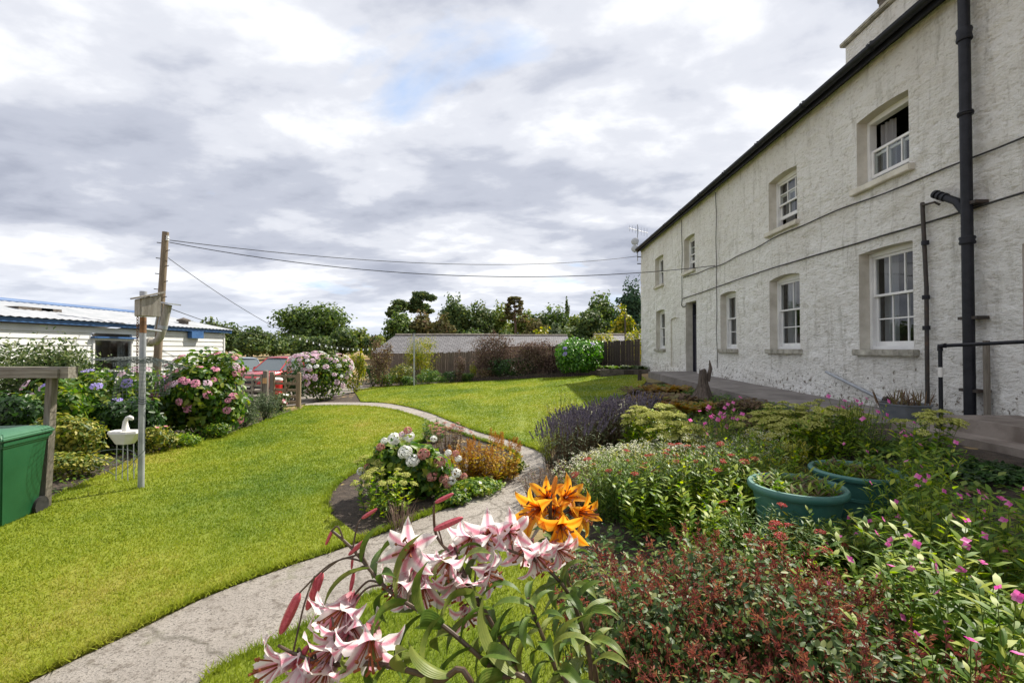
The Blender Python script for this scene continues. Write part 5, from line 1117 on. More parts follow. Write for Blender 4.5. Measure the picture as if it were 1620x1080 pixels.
# ------------------------------------------------------------------ flower heads shared between plants
def head_mesh(name, mat, kind):
    if kind == 'mop':          # hydrangea: ball of four-petalled florets
        n = 90; d = rdir(n); d[:, 2] = np.abs(d[:, 2])*.9-.25; d = unit(d); p = d*np.array([1, 1, .78])*(.95+.1*RNG.random((n, 1)))
        return pmesh(name, [scat('floret', p, frames(unit(d+.35*rdir(n)), rdir(n)), .52)], mat)
    if kind == 'lace':         # flattened looser hydrangea head
        n = 46; d = rdir(n); d[:, 2] = np.abs(d[:, 2])*.6; p = d*np.array([1, 1, .4])
        return pmesh(name, [scat('floret', p, frames(unit(d*.4+[0, 0, .8]+.3*rdir(n)), rdir(n)), .5)], mat)
    if kind == 'flat':         # sedum / yarrow plate made of tiny buds
        n = 150; a = RNG.random(n)*6.283; r = np.sqrt(RNG.random(n)); p = np.c_[r*np.cos(a), r*np.sin(a), .28*(1-r*r)+.05*RNG.normal(size=n)]
        q = np.c_[.8*p[:30, :2], p[:30, 2]-.3]; nr = unit(np.c_[p[:, :2]*.8, np.ones(n)]+.7*rdir(n))
        st = np.stack([np.tile([[0, 0, -.9]], (14, 1)), q[:14]], 1)
        return pmesh(name, [scat('clump', p, frames(nr, rdir(n)), .21), tubes(st, .025, np.zeros(14))], mat)
    if kind == 'cup':          # willowherb: four notched petals
        v = []
        n = 4; a = np.arange(4)*1.571+.3; ax = np.c_[np.cos(a), np.sin(a), np.full(4, .35)]; nr = np.c_[-np.cos(a)*.35, -np.sin(a)*.35, np.ones(4)]
        return pmesh(name, [scat('leaf', np.zeros((4, 3)), frames(unit(nr), ax), 1.0, np.array([.2, .6, .9, .5]), 1.7)], mat)
    if kind == 'spike':        # lavender spike
        n = 34; t = RNG.random(n); a = RNG.random(n)*6.283; r = .13*(1-.5*t)
        p = np.c_[r*np.cos(a), r*np.sin(a), t]; nr = unit(np.c_[np.cos(a), np.sin(a), .3*np.ones(n)])
        return pmesh(name, [scat('small', p, frames(nr, np.c_[np.cos(a)*.6, np.sin(a)*.6, np.ones(n)]), .2)], mat)
    if kind == 'plume':        # astilbe plume
        n = 110; t = RNG.random(n); a = RNG.random(n)*6.283; r = .3*(1-t)*RNG.random(n)
        p = np.c_[r*np.cos(a), r*np.sin(a), t]; return pmesh(name, [scat('small', p, frames(rdir(n), np.c_[np.cos(a), np.sin(a), np.full(n, .7)]), .13)], mat)
HM = {}
def head(kind, mat):
    if (kind, mat) not in HM: HM[(kind, mat)] = [head_mesh('flower_head', mat, kind) for _ in range(3)]
    return random.choice(HM[(kind, mat)])
# ------------------------------------------------------------------ bushes
def lobes_for(w, d, h, k, rg, low=.0):
    L_ = [((0, 0, h*.45), (w*.40, d*.40, h*.44))]
    for i in range(k):
        a = rg.random()*6.28; r = rg.uniform(.2, .32); q = rg.uniform(.18, .27); zq = rg.uniform(.3, .76)
        L_.append(((w*r*math.cos(a), d*r*math.sin(a), h*zq), (w*q, d*q, h*rg.uniform(.17, .25))))
    return L_
def bush(name, label, px, bpy_, top, wpx, mat, size, n, tmpl='leaf', lump=.18, flowers=(), depth=None, k=9, cat='shrub', group=None, Y=None, shell=.45, jit=.6, seed=0, twigs=10, wid=1.0):
    rg = random.Random(seed+int(px)); b = G(px, bpy_)
    if Y: b = Vector(P(px, 551, Y)); b.z = gz(b.x, b.y)
    w = wpx/FPX*b.y; d = depth or w*.85; c = b+Vector((0, d*.42, 0)); c.x = P(px, 551, c.y).x; c.z = gz(c.x, c.y); w = wpx/FPX*c.y
    h = P(px, top, c.y).z-c.z; e = empty(name, c, label, cat, group); L_ = lobes_for(w, d, h, k, rg)
    v, f, a = cloud(L_, n, size, tmpl, shell, jit, wid=wid, lump=lump); keep_z = v[:, 2] < .015; v[keep_z, 2] = .015+.02*RNG.random(keep_z.sum())
    link('foliage', npmesh('foliage', v, f, mat, {'var': a}), e)
    mb = MB()
    for i in range(twigs): c_, r_ = L_[1+i % k]; mb.tube([(rg.uniform(-.08, .08)*w, rg.uniform(-.08, .08)*d, -.03), (c_[0]*.6, c_[1]*.6, c_[2]*.55), c_], [.014, .01, .005], 5)
    if twigs: mb.build('stems', 'bark', e, True)
    if flowers:
        for kind, fm, cnt, fs, zmin in flowers:
            t = 0
            while t < cnt:
                c_, r_ = rg.choice(L_); dd = Vector((rg.gauss(0, 1), rg.gauss(0, 1)-.55, rg.gauss(0, 1)+.35)).normalized(); q = Vector((c_[0]+dd.x*r_[0]*1.03, c_[1]+dd.y*r_[1]*1.03, c_[2]+dd.z*r_[2]*1.03))
                if q.z < zmin*h: continue
                if any((((q.x-c2[0])/r2[0])**2+((q.y-c2[1])/r2[1])**2+((q.z-c2[2])/r2[2])**2) < .85 for c2, r2 in L_): continue
                dirn = (dd+Vector((0, -.1, .5))).normalized(); link('flower_head', head(kind, fm), e, q, dirn.to_track_quat('Z', 'Y'), fs*rg.uniform(.75, 1.15)); t += 1
    return e, c, w, d, h
# left border
bush('privet_shrub', 'tall loose pale-leaved shrub behind the timber frame, far left', 15, 720, 512, 230, 'loose', .075, 8200, 'leaf', k=14, jit=1.2, shell=.75, depth=1.7)
bush('privet_shrub', 'loose leafy shrub in front of the chalet window', 105, 700, 538, 140, 'loose', .07, 5200, 'leaf', k=10, jit=1.2, shell=.75, Y=8.6)
bush('hydrangea_bush', 'blue and lilac flowered hydrangea left of the steel post', 150, 722, 572, 190, 'hyd', .13, 4200, flowers=(('lace', 'blue_f', 20, .095, .3), ('lace', 'palepink_f', 7, .085, .55)), k=11, cat='hydrangea')
bush('hydrangea_bush', 'large pink hydrangea between steel post and cars', 315, 697, 541, 150, 'hyd', .135, 6200, flowers=(('lace', 'pink_f', 44, .075, .12), ('lace', 'palepink_f', 18, .07, .5)), k=12, cat='hydrangea')
bush('hydrangea_bush', 'leafy hydrangea right behind the steel post', 240, 700, 585, 90, 'hyd', .13, 2200, flowers=(('lace', 'pink_f', 7, .09, .3),), k=8, cat='hydrangea')
bush('low_shrub', 'mounded yellow-variegated shrub beside the green bin', 105, 752, 652, 120, 'varieg', .07, 3400, k=9)
bush('low_shrub', 'low pale shrub at the border foot right of the timber post', 122, 764, 712, 95, 'varieg', .055, 1900, k=7)
bush('dark_shrub', 'dark shadowy shrub below the beam at left edge', 20, 750, 610, 120, 'hyd_dark', .09, 3000, k=8)
bush('dark_shrub', 'dark leafy shrub filling behind the swan planter', 205, 722, 622, 110, 'hyd_dark', .10, 3200, k=9)
bush('hydrangea_bush', 'leafy green hydrangea behind the timber post', 85, 735, 600, 120, 'hyd', .11, 3200, flowers=(('lace', 'blue_f', 5, .08, .4),), k=9, cat='hydrangea')
bush('low_plant', 'bronze-tinted low plant right of the swan planter', 253, 722, 668, 62, 'varieg', .06, 1300, k=6, flowers=(('cup', 'rose', 4, .04, .4),), cat='plant')
bush('low_plant', 'low green plant at the foot of the pink hydrangea', 297, 712, 682, 55, 'herb', .05, 1000, k=6, cat='plant')
bush('low_plant', 'small leafy plant at lawn edge under pink hydrangea', 345, 697, 662, 52, 'hyd', .05, 1000, k=6, cat='plant')
bush('grey_shrub', 'soft grey-green shrub right of the pink hydrangea', 385, 680, 618, 52, 'grey', .075, 2400, 'lance', k=7, jit=1)
bush('grey_shrub', 'feathery grey-green shrub in front of the gate', 421, 666, 614, 44, 'grey', .075, 2200, 'lance', k=7, jit=1)
bush('rose_bush', 'small pale rose bush at the left foot of the gate', 444, 655, 617, 28, 'loose', .06, 700, k=6, flowers=(('cup', 'rose', 7, .05, .4), ('cup', 'white_f', 5, .05, .3)), cat='rose')
bush('hydrangea_bush', 'pale pink hydrangea covered in blooms right of the gate', 511, 636, 553, 104, 'hyd', .12, 5200, flowers=(('lace', 'palepink_f', 120, .105, .08), ('lace', 'white_f', 50, .09, .1)), k=10, cat='hydrangea')
bush('dark_shrub', 'dark clipped shrub directly behind the gate', 461, 641, 568, 44, 'hyd_dark', .08, 2200, k=6)
bush('green_shrub', 'rounded green shrub behind the red car bonnet', 372, 640, 553, 44, 'wood1', .12, 1500, Y=30, k=7)
# back border along the fence
BK = 'shrubs along the back fence'
bush('yellow_shrub', 'yellow-green upright shrub right of the pale pink hydrangea', 563, 622, 553, 34, 'yellowg', .09, 1800, k=7, group=BK)
bush('climber', 'straggly autumn-tinted climber on the fence left end', 602, 615, 524, 46, 'brown', .10, 1700, k=9, jit=1.2, shell=.8, group=BK)
bush('dark_shrub', 'dark green shrub below the straggly climber', 590, 613, 570, 50, 'hyd_dark', .10, 1500, k=7, group=BK)
bush('yellow_shrub', 'yellow-topped small standard shrub left of washing line post', 636, 611, 571, 42, 'varieg', .09, 1500, k=7, group=BK)
bush('willow_shrub', 'airy yellow-green shrub rising before the barn roof', 668, 607, 527, 62, 'yellowg', .13, 3800, 'lance', k=9, jit=1.2, shell=.9, group=BK)
bush('grassy_clump', 'strappy green clump right of washing line post', 676, 609, 582, 36, 'herb2', .16, 900, 'lance', k=6, jit=1.1, group=BK)
bush('grassy_clump', 'low green clump at the middle foot of the fence', 696, 607, 592, 30, 'herb2', .12, 700, 'lance', k=5, jit=1.1, group=BK)
bush('small_plant', 'little yellow-flowered plant hanging on the board fence', 748, 603, 568, 14, 'yellowg', .07, 350, k=5, group=BK)
bush('dead_hedge', 'tall brown dying hedge end beside the board fence', 788, 601, 522, 84, 'deadhedge', .10, 6200, 'small', k=10, jit=1.2, shell=.8, twigs=26, group=BK, depth=1.3)
bush('dead_hedge', 'brown twiggy hedge left of the round laurel', 846, 598, 532, 96, 'deadhedge', .10, 6000, 'small', k=10, jit=1.2, shell=.8, twigs=26, group=BK, depth=1.3)
bush('dark_shrub', 'dark evergreen at the foot of the brown hedge', 815, 600, 562, 90, 'hyd_dark', .09, 2300, k=9, group=BK, depth=1.0)
for i, (px, py, tp, w_, m_) in enumerate(((612, 613, 588, 34, 'hyd'), (648, 611, 592, 26, 'herb2'), (716, 606, 584, 34, 'hyd_dark'), (738, 604.5, 588, 26, 'herb2'), (765, 603, 580, 34, 'brown'), (726, 606, 545, 24, 'deadhedge'))):
    bush('border_plant', ['leafy plant at the left foot of back border', 'small green plant just left of washing line post', 'dark plant at the middle of the board fence', 'small green plant below yellow-flowered one on fence', 'brown plant at the left foot of brown hedge', 'bare brown climber on the board fence'][i], px, py, tp, w_, m_, .08, 900, k=6, group=BK, depth=.8, cat='plant')
bush('laurel_bush', 'round glossy bright green laurel at the far lawn edge', 914, 597, 527, 84, 'laurel', .13, 7000, k=16, shell=.3, lump=.06, flowers=(('lace', 'blue_f', 4, .10, .5),), group=BK)
bush('yellow_shrub', 'bright yellow-green shrub peeping over fence by the house', 958, 560, 514, 60, 'yellowg', .13, 1700, Y=27, k=8, group=BK)
bush('yellow_shrub', 'yellow-green shrub over fence nearest the house corner', 1003, 560, 517, 46, 'yellowg', .13, 1500, Y=26, k=8, group=BK)
def fernclump(name, label, pos, r, n, L_, mat, cat='fern', group=None, up=.9):
    e = empty(name, pos, label, cat, group); a = RNG.random(n)*6.283; rr = r*np.sqrt(RNG.random(n))*.5; parts = []
    m = 6; t = np.linspace(0, 1, m); base = np.c_[rr*np.cos(a), rr*np.sin(a), np.zeros(n)]; ln = L_*(.6+.5*RNG.random(n))
    segs = base[:, None, :]+np.stack([np.cos(a)[:, None]*ln[:, None]*t[None]*.8, np.sin(a)[:, None]*ln[:, None]*t[None]*.8, ln[:, None]*(up*t-.75*t*t)[None]], 2)
    parts.append(tubes(segs, .006))
    for k in range(14):
        tt = .12+.86*k/13; i = min(int(tt*(m-1)), m-2); fq = tt*(m-1)-i; p = segs[:, i]*(1-fq)+segs[:, i+1]*fq; tan = unit(segs[:, i+1]-segs[:, i]); side = unit(np.cross(tan, np.tile([[0, 0, 1.]], (n, 1))))
        for s in (-1, 1): parts.append(scat('small', p, frames(unit(np.cross(tan, side*s)*s+.25*rdir(n)), side*s+tan*.4), ln*.30*(1.05-tt)))
    link('fronds', pmesh('fronds', parts, mat), e); return e
for i, (px, py) in enumerate(((968, 575), (985, 571), (1003, 574), (1022, 577))):
    q = P(px, py, 22.0+.2*(i % 2)); q.z = CAMZ-1.06
    fernclump('fern', ['fern at left end of the raised bed by house', 'tall fern in the raised bed before dark fence', 'low silvery fern in the raised bed', 'fern at house wall end of the raised bed'][i], q, .5, 26, .75, 'grey' if i == 2 else 'hyd', group='ferns in the raised bed')
# ------------------------------------------------------------------ upright perennials
def herb(name, label, base, spread, ns, h, leafm_, leaf, lpl, flower=None, stemm='stem', tmpl='lance', lean=.18, cat='flowers', group=None, sr=.004, lvar=(0, 1), lang=.55, hv=.25, wid=1.0, fprob=1.0, start=.1, cap=None, dirn=(0, 0), taper=.45):
    """stems rising from one crown, leaves up each stem, flower heads at the tips"""
    base = Vector(base); e = empty(name, base, label, cat, group)
    a = RNG.random(ns)*6.283; r = np.sqrt(RNG.random(ns)); sx, sy = (spread if isinstance(spread, tuple) else (spread, spread))
    b0 = np.c_[r*np.cos(a)*sx*.75, r*np.sin(a)*sy*.75, np.zeros(ns)]; b0[:, 2] = ground(b0[:, 0]+base.x, b0[:, 1]+base.y)-base.z-.01
    hh = h*(1-hv*RNG.random(ns))*(1-.25*r*r); m = 5; t = np.linspace(0, 1, m)
    off_ = np.c_[r*np.cos(a)*sx*.3+dirn[0]*h+lean*h*RNG.normal(0, .6, ns), r*np.sin(a)*sy*.3+dirn[1]*h+lean*h*RNG.normal(0, .6, ns)]
    segs = b0[:, None, :]+np.concatenate([off_[:, None, :]*(t**1.5)[None, :, None], (hh[:, None]*t[None])[:, :, None]], 2)
    link('stems', pmesh('stems', [tubes(segs, sr)], stemm), e)
    parts = []
    for k in range(lpl):
        tt = start+(1-start)*(k+RNG.random(ns))/lpl; q = tt*(m-1); i = np.minimum(q.astype(int), m-2); fq = (q-i)[:, None]; idx = np.arange(ns)
        p = segs[idx, i]*(1-fq)+segs[idx, i+1]*fq; an = RNG.random(ns)*6.283
        ax = np.c_[np.cos(an), np.sin(an), np.full(ns, lang)+.3*RNG.normal(size=ns)]; nr = np.c_[-np.cos(an)*lang, -np.sin(an)*lang, np.ones(ns)]+.25*rdir(ns)
        parts.append(scat(tmpl, p, frames(unit(nr), ax), leaf*(1-taper*tt)*(.7+.6*RNG.random(ns)), lvar[0]+(lvar[1]-lvar[0])*RNG.random(ns), wid))
    if parts: link('foliage', pmesh('foliage', parts, leafm_), e)
    if flower:
        kind, fm, fs, per = flower; cnt = 0
        if per == 'joined':
            big = []
            for i in range(ns):
                if RNG.random() > fprob: continue
                for j in range(2):
                    q = segs[i, -1]+RNG.normal(0, .02, 3); pts = q+RNG.normal(0, fs, (9, 3))*[1, 1, .4]; big.append(scat('floret', pts, frames(unit(rdir(9)*.5+[0, 0, 1]), rdir(9)), fs*.7))
            link('flowers', tag(npmesh('flowers', *(lambda v: (v[0], v[1]))(joinp(big)), fm, {'var': joinp(big)[2]}), None) if False else pmesh('flowers', big, fm), e)
        else:
            for i in range(ns):
                if RNG.random() > fprob: continue
                for j in range(per):
                    if cap and cnt >= cap: break
                    tp = Vector(segs[i, -1]) if j == 0 else Vector(segs[i, -2]).lerp(Vector(segs[i, -1]), random.uniform(.2, .95))+Vector((random.uniform(-.03, .03), random.uniform(-.03, .03), .01))
                    ax = Vector(segs[i, -1]-segs[i, -2]).normalized() if kind in ('spike', 'plume', 'flat') else Vector((random.gauss(0, .6), random.gauss(0, .6)-.5, .6)).normalized()
                    link('flower_head', head(kind, fm), e, tp, ax.to_track_quat('Z', 'Y'), fs*random.uniform(.75, 1.2)); cnt += 1
    return e
def gp(px, py): return G(px, py)
# --- island bed: white hydrangea, sedum, gold astilbe
e, c, w, d, h = bush('hydrangea_bush', 'white and dusky pink mophead hydrangea in the round lawn bed', 655, 800, 690, 135, 'hyd', .105, 3600, k=11, cat='hydrangea', shell=.5)
for px, py, s, m_ in ((624, 694, .095, 'white_f'), (641, 715, .10, 'white_f'), (653, 728, .095, 'white_f'), (646, 690, .085, 'white_f'), (571, 745, .06, 'white_f'), (722, 748, .07, 'white_f'), (714, 760, .065, 'white_f'), (725, 725, .05, 'white_f'), (709, 716, .05, 'white_f'), (608, 697, .05, 'white_f'), (686, 694, .05, 'white_f'),
                    (670, 718, .085, 'dusk_f'), (695, 731, .085, 'dusk_f'), (683, 752, .085, 'dusk_f'), (702, 757, .07, 'dusk_f'), (708, 766, .06, 'dusk_f'), (581, 738, .05, 'dusk_f'), (602, 707, .06, 'dusk_f'), (721, 717, .05, 'dusk_f'), (645, 681, .06, 'dusk_f'), (734, 753, .05, 'dusk_f'), (636, 687, .045, 'palepink_f')):
    q = P(px, py, c.y-d*.42*(1-.5*abs(px-655)/70)); link('flower_head', head('mop', m_), e, q-c, Vector((0, -.6, .8)).to_track_quat('Z', 'Y'), s*.80)
herb('sedum_plant', 'yellow-green budded sedum at the front of the round bed', gp(612, 815), (.34, .22), 30, .62, 'sedum', .11, 9, ('flat', 'seedhead', .055, 1), tmpl='leaf', lean=.10, fprob=.7, wid=.8)
herb('sedum_plant', 'smaller sedum at left shoulder of the round bed', gp(590, 790), (.2, .2), 16, .62, 'herb2', .10, 8, ('flat', 'seedhead', .055, 1), tmpl='leaf', lean=.10, fprob=.8, wid=.8)
herb('astilbe_plant', 'rust plumed golden astilbe at right side of round bed', gp(778, 760), (.42, .30), 75, .62, 'gold', .09, 11, ('plume', 'goldbrown', .16, 1), 'stem_brown', 'leaf', lean=.10, fprob=.42)
herb('astilbe_plant', 'golden leaved astilbe touching the white hydrangea', gp(738, 762), (.30, .25), 50, .52, 'gold', .085, 10, ('plume', 'goldbrown', .13, 1), 'stem_brown', 'leaf', lean=.12, fprob=.45)
herb('faded_flowers', 'faded pink-brown flower stems behind the white hydrangea', gp(706, 712), (.45, .35), 46, .55, 'brown', .07, 8, ('flat', 'dusk_f', .05, 1), 'stem_brown', 'leaf', lean=.15, fprob=.5)
herb('leafy_perennial', 'green leafy perennial behind the white hydrangea by path', gp(684, 700), (.3, .25), 34, .55, 'herb2', .10, 9, None, tmpl='leaf')
bush('low_plant', 'low green edging plant along the path below the astilbe', 760, 790, 752, 90, 'herb', .05, 1900, k=8, cat='plant', flowers=(('cup', 'white_f', 4, .025, .4),))
bush('low_plant', 'low leafy edging plant at right tip of the round bed', 812, 752, 722, 40, 'varieg', .045, 800, k=6, cat='plant')
bush('low_plant', 'low edging plant below the dusky hydrangea heads', 712, 806, 770, 60, 'hyd', .05, 1200, k=7, cat='plant')
herb('dry_grass', 'tuft of dry straw grass at front of round bed', gp(632, 838), (.18, .12), 60, .34, 'brown', .1, 0, None, 'twig', lean=.35, cat='grass tuft')
# --- house border
herb('asparagus_plant', 'wispy tall yellow-green plant at the lawn edge', gp(886, 708), (.34, .34), 60, 1.1, 'yellowg', .07, 26, None, lean=.12, cat='plant', tmpl='lance', lang=1.0)
lv = [gp(880, 752), gp(897, 733), gp(925, 724), gp(955, 716), gp(985, 708)]
for i, q in enumerate(lv):
    q = q+Vector((.2, .3, 0)); q.z = gz(q.x, q.y)
    herb('lavender_bush', ['dark lavender mound at left corner of border by the path', 'dark purple lavender mound second from the path corner', 'lavender mound in the middle of the lavender row', 'purple lavender mound right of the row middle', 'purple lavender mound at right end, beside the sedum'][i], q, (.48, .42), 150, .74, 'grey', .09, 6, ('spike', 'lavender', .13, 1), 'stem_brown', 'lance', lean=.16, cat='lavender', group='lavender row', fprob=.9, hv=.2, start=.02, taper=.3)
for i, (px, py) in enumerate(((925, 690), (960, 684), (985, 676))):
    herb('daisy_clump', ['white cushion of tiny flowers behind lavender, at lawn side', 'white cushion of tiny flowers behind the lavender middle', 'white cushion of tiny flowers beside the rusty bracken'][i], gp(px, py), (.45, .4), 150, .52, 'grey', .05, 6, ('floret', 'pale', .03, 'joined'), tmpl='small', lean=.2, group='white cushions behind the lavender')
for i, (px, py, m_) in enumerate(((1000, 655, 'fern'), (1030, 648, 'fern'), (1060, 642, 'brown'), (1085, 655, 'fern'), (1020, 628, 'brown'), (1050, 625, 'fern'))):
    fernclump('bracken', ['rusty orange bracken beside the shaded lawn corner', 'rusty bracken behind the sedum heads', 'brown bracken left of the tree stump', 'rusty bracken below the tree stump', 'brown bracken behind, next to short post', 'rusty bracken behind, near the terrace'][i], gp(px, py), .6, 34, .85, m_, group='rusty bracken clumps')
SED = [(1012, 716, .30, .62, 'sedum plant right of the lavender, nearest lawn'), (1042, 716, .30, .70, 'tall sedum in the middle beside the lavender'), (1062, 735, .30, .66, 'sedum with broad flat heads in front of the stump'), (1095, 738, .26, .50, 'low bright yellow-green sedum beside the willowherb')]
for px, py, s, h_, lab in SED: herb('sedum_plant', 'bright '+lab if 'bright' not in lab else lab, gp(px, py), (s, s), 30, h_*1.12, 'sedum', .13, 9, ('flat', 'seedhead', .085, 1), tmpl='leaf', lean=.10, fprob=.75, wid=.85, group='sedums by the lavender')
for i, (px, py, h_) in enumerate(((1200, 722, .62), (1235, 718, .66), (1270, 722, .6), (1300, 712, .62), (1330, 705, .5), (1222, 735, .5))):
    herb('sedum_plant', ['sedum left of the green tubs, beyond white flowers', 'tall sedum behind the front green tub', 'sedum with dense heads behind front tub', 'sedum between tubs and terrace', 'sedum at right behind the rear tub', 'short sedum touching the front tub'][i], gp(px, py), (.34, .3), 30, h_, 'herb', .11, 9, ('flat', 'seedhead', .075, 1), tmpl='leaf', lean=.12, fprob=.8, group='sedums behind the tubs')
herb('sedum_plant', 'flat yellow sedum heads by foot of handrail', gp(1465, 720), (.3, .25), 18, .5, 'herb', .1, 8, ('flat', 'seedhead', .07, 1), tmpl='leaf')
WH = [(1132, 742, .95, 'pink willowherb standing before the tree stump'), (1150, 755, .9, 'pink willowherb right of the stump, beside sedum'), (1345, 720, .75, 'pink mallow-like stems behind the rear tub'), (1365, 725, .7, 'pink flowered stems left of the handrail')]
for px, py, h_, lab in WH: herb('willowherb', lab, gp(px, py), (.24, .24), 22, h_, 'herb', .085, 22, ('cup', 'magenta', .032, 1), lean=.12, fprob=.5)
WF = [(950, 770), (985, 765), (1020, 760), (1060, 755), (1100, 750), (1150, 760), (1175, 770), (930, 785), (1190, 745)]
for i, (px, py) in enumerate(WF):
    herb('white_flowers', 'airy patch of tiny white flowers '+['left, nearest the lavender foot', 'second from left, below the lavender', 'below the sedum heads', 'in the middle of the border', 'just left of the tall willowherb', 'right of the tall willowherb', 'nearest the front green tub', 'low at the path edge of border', 'beyond the front tub at right'][i], gp(px, py), (.36, .36), 70, .50, 'herb' if i % 2 else 'yellowg', .06, 10, ('floret', 'pale', .017, 'joined'), tmpl='small', lean=.2, group='white flower patches')
YR = [(965, 815), (1000, 825), (1040, 815), (1080, 820), (1120, 815), (1150, 808), (1175, 822)]
for i, (px, py) in enumerate(YR):
    herb('yarrow_plant', 'feathery green yarrow '+['at the left end, behind orange lilies', 'second from left with few red heads', 'in the middle with flat red heads', 'right of middle with red heads', 'left of the front green tub', 'touching the front green tub', 'below the front green tub'][i], gp(px, py), (.34, .30), 70, .72, 'herb2' if i % 2 else 'herb', .10, 18, ('flat', 'yarrowred', .038, 1), lean=.14, fprob=.06, tmpl='lance', group='feathery yarrows', wid=.8)
herb('dry_perennial', 'dry brown stems on the path edge below the lavender', gp(890, 785), (.45, .35), 110, .45, 'brown', .05, 7, None, 'twig', 'small', lean=.3, cat='plant')
herb('dry_perennial', 'dry brown stems left of the orange lilies', gp(850, 790), (.2, .2), 40, .42, 'brown', .05, 5, None, 'twig', 'small', lean=.3, cat='plant')
herb('dry_perennial', 'brown seeded stems behind the orange lilies', gp(925, 800), (.35, .3), 80, .5, 'brown', .05, 8, None, 'twig', 'small', lean=.3, cat='plant')
# stump
q = gp(1112, 616); q = Vector((F(1112, 600, 4.0).x, F(1112, 600, 4.0).y, 0)); q.z = gz(q.x, q.y)
stq = empty('tree_stump', q, 'jagged dark tree stump beside the terrace path', 'stump'); mb = MB(); H_ = P(1112, 580, q.y).z-q.z; n = 16; V = []
for t in (0, .12, .35, .6, .8, 1):
    for j in range(n):
        a = j/n*6.283; r = (.30-.17*min(t*2.0, 1)-.05*t)*(1+.22*math.sin(a*3+t*2)+.1*math.sin(a*7)); zz_ = H_*t*(1 if t < .8 else (.72+.3*abs(math.sin(a*1.5+.6)))); V.append((r*math.cos(a), r*math.sin(a), zz_-.05))
mb.add(V, [(i*n+j, i*n+(j+1) % n, (i+1)*n+(j+1) % n, (i+1)*n+j) for i in range(5) for j in range(n)]+[tuple(5*n+j for j in range(n))]); mb.build('trunk', 'stump', stq, True)
MB().tube([(.1, 0, H_*.6), (.16, -.02, H_*.95), (.15, 0, H_*1.18)], [.05, .04, .01], 6).build('broken_limb', 'stump', stq, True)
# --- tubs
def tub(label, px, py, wpx, Y, H_=.42, sq=1.0):
    c = P(px, py, Y); r = wpx/2/FPX*Y; e = empty('planter_tub', (c.x, c.y, c.z-H_), label, 'plant pot', 'green planter tubs')
    MB().lathe([(0, 0), (r*.72, 0), (r*.80, H_*.45), (r*.83, H_*.46), (r*.835, H_*.52), (r*.81, H_*.53), (r*.9, H_*.88), (r*.9, H_*.9)], 40).build('body', 'pot', e, True)
    MB().lathe([(r*.90, H_*.87), (r*.97, H_*.88), (r, H_*.92), (r, H_*.97), (r*.97, H_), (r*.90, H_), (r*.86, H_*.96), (r*.84, H_*.8)], 40).build('rim', 'pot', e, True)
    MB().lathe([(r*.855, H_*.86), (r*.4, H_*.9), (0, H_*.88)], 30).build('compost', 'compost', e, True)
    return e, c, r
t1, c1, r1 = tub('front green plastic tub with weeds, rim nearest camera', 1260, 765, 137, 3.6, .45)
t2, c2, r2 = tub('rear green plastic tub in the shade with leafy weeds', 1354, 742, 126, 3.95, .38)
def tubweeds(e, c, r, n, h_, spec):
    a = RNG.random(n)*6.283; rr = r*.75*np.sqrt(RNG.random(n)); b = np.c_[rr*np.cos(a), rr*np.sin(a), np.full(n, .38 if e is t1 else .32)]; parts = []
    for k in range(9): an = RNG.random(n)*6.283; parts.append(scat('lance', b+np.c_[np.zeros((n, 2)), h_*RNG.random(n)*k/9], frames(unit(np.c_[-np.cos(an)*.7, -np.sin(an)*.7, np.ones(n)]), np.c_[np.cos(an), np.sin(an), np.full(n, .8)]), .07+.06*RNG.random(n)))
    link('weeds', pmesh('weeds', parts, spec), e)
tubweeds(t1, c1, r1, 40, .16, 'herb'); tubweeds(t1, c1, r1, 24, .08, 'brown'); tubweeds(t2, c2, r2, 46, .10, 'herb'); tubweeds(t2, c2, r2, 20, .1, 'brown')
for e, dx, dy in ((t1, -.12, .08), (t1, .12, 0)):
    pass
rp = P(1602, 872, 2.6); e = empty('red_pot', (rp.x+.06, rp.y, gz(rp.x, rp.y)), 'red pot at right edge half hidden by willowherb', 'plant pot')
MB().lathe([(0, 0), (.10, 0), (.14, .22), (.155, .22), (.155, .26), (.135, .26), (.12, .22), (0, .21)], 28).build('pot', 'potred', e, True)
# --- willowherb thicket on the right
WT = [(1425, 668, .8, 'tallest, against the white wall left of handrail'), (1458, 692, .8, 'just left of the handrail post'), (1500, 742, .85, 'below the handrail post'), (1550, 765, .85, 'below the steps'), (1604, 770, .85, 'at right edge below the steps'), (1452, 765, .8, 'right of rear tub, below handrail'), (1484, 805, .85, 'in the upper middle of the thicket'), (1535, 832, .85, 'left of the red pot'), (1596, 835, .8, 'before the red pot at right edge'), (1405, 822, .6, 'beside the bare soil patch'), (1440, 862, .75, 'right of the bare soil patch'), (1500, 905, .85, 'in the middle of the thicket'), (1562, 905, .85, 'below the red pot, left side'), (1612, 925, .85, 'right edge below red pot'), (1385, 900, .5, 'low, touching the red shrub top'), (1462, 965, .7, 'lower middle, beside the red shrub'), (1542, 985, .75, 'at bottom right, second from corner'), (1602, 1010, .8, 'in the bottom right corner'), (1350, 812, .5, 'low in front of the two tubs'), (1322, 860, .45, 'low, left of the bare soil patch')]
for i, (px, py, h_, lab) in enumerate(WT):
    b = G(px, py, h_*.86); b.z = gz(b.x, b.y)
    herb('willowherb', 'pink-flowered willowherb '+lab, b, (.26, .24), 17, h_, 'herb', .10, 26, ('cup', 'magenta', .02, 1), lean=.2, fprob=.32, group='pink willowherb thicket', wid=1.5, sr=.0035, hv=.35, taper=.3)
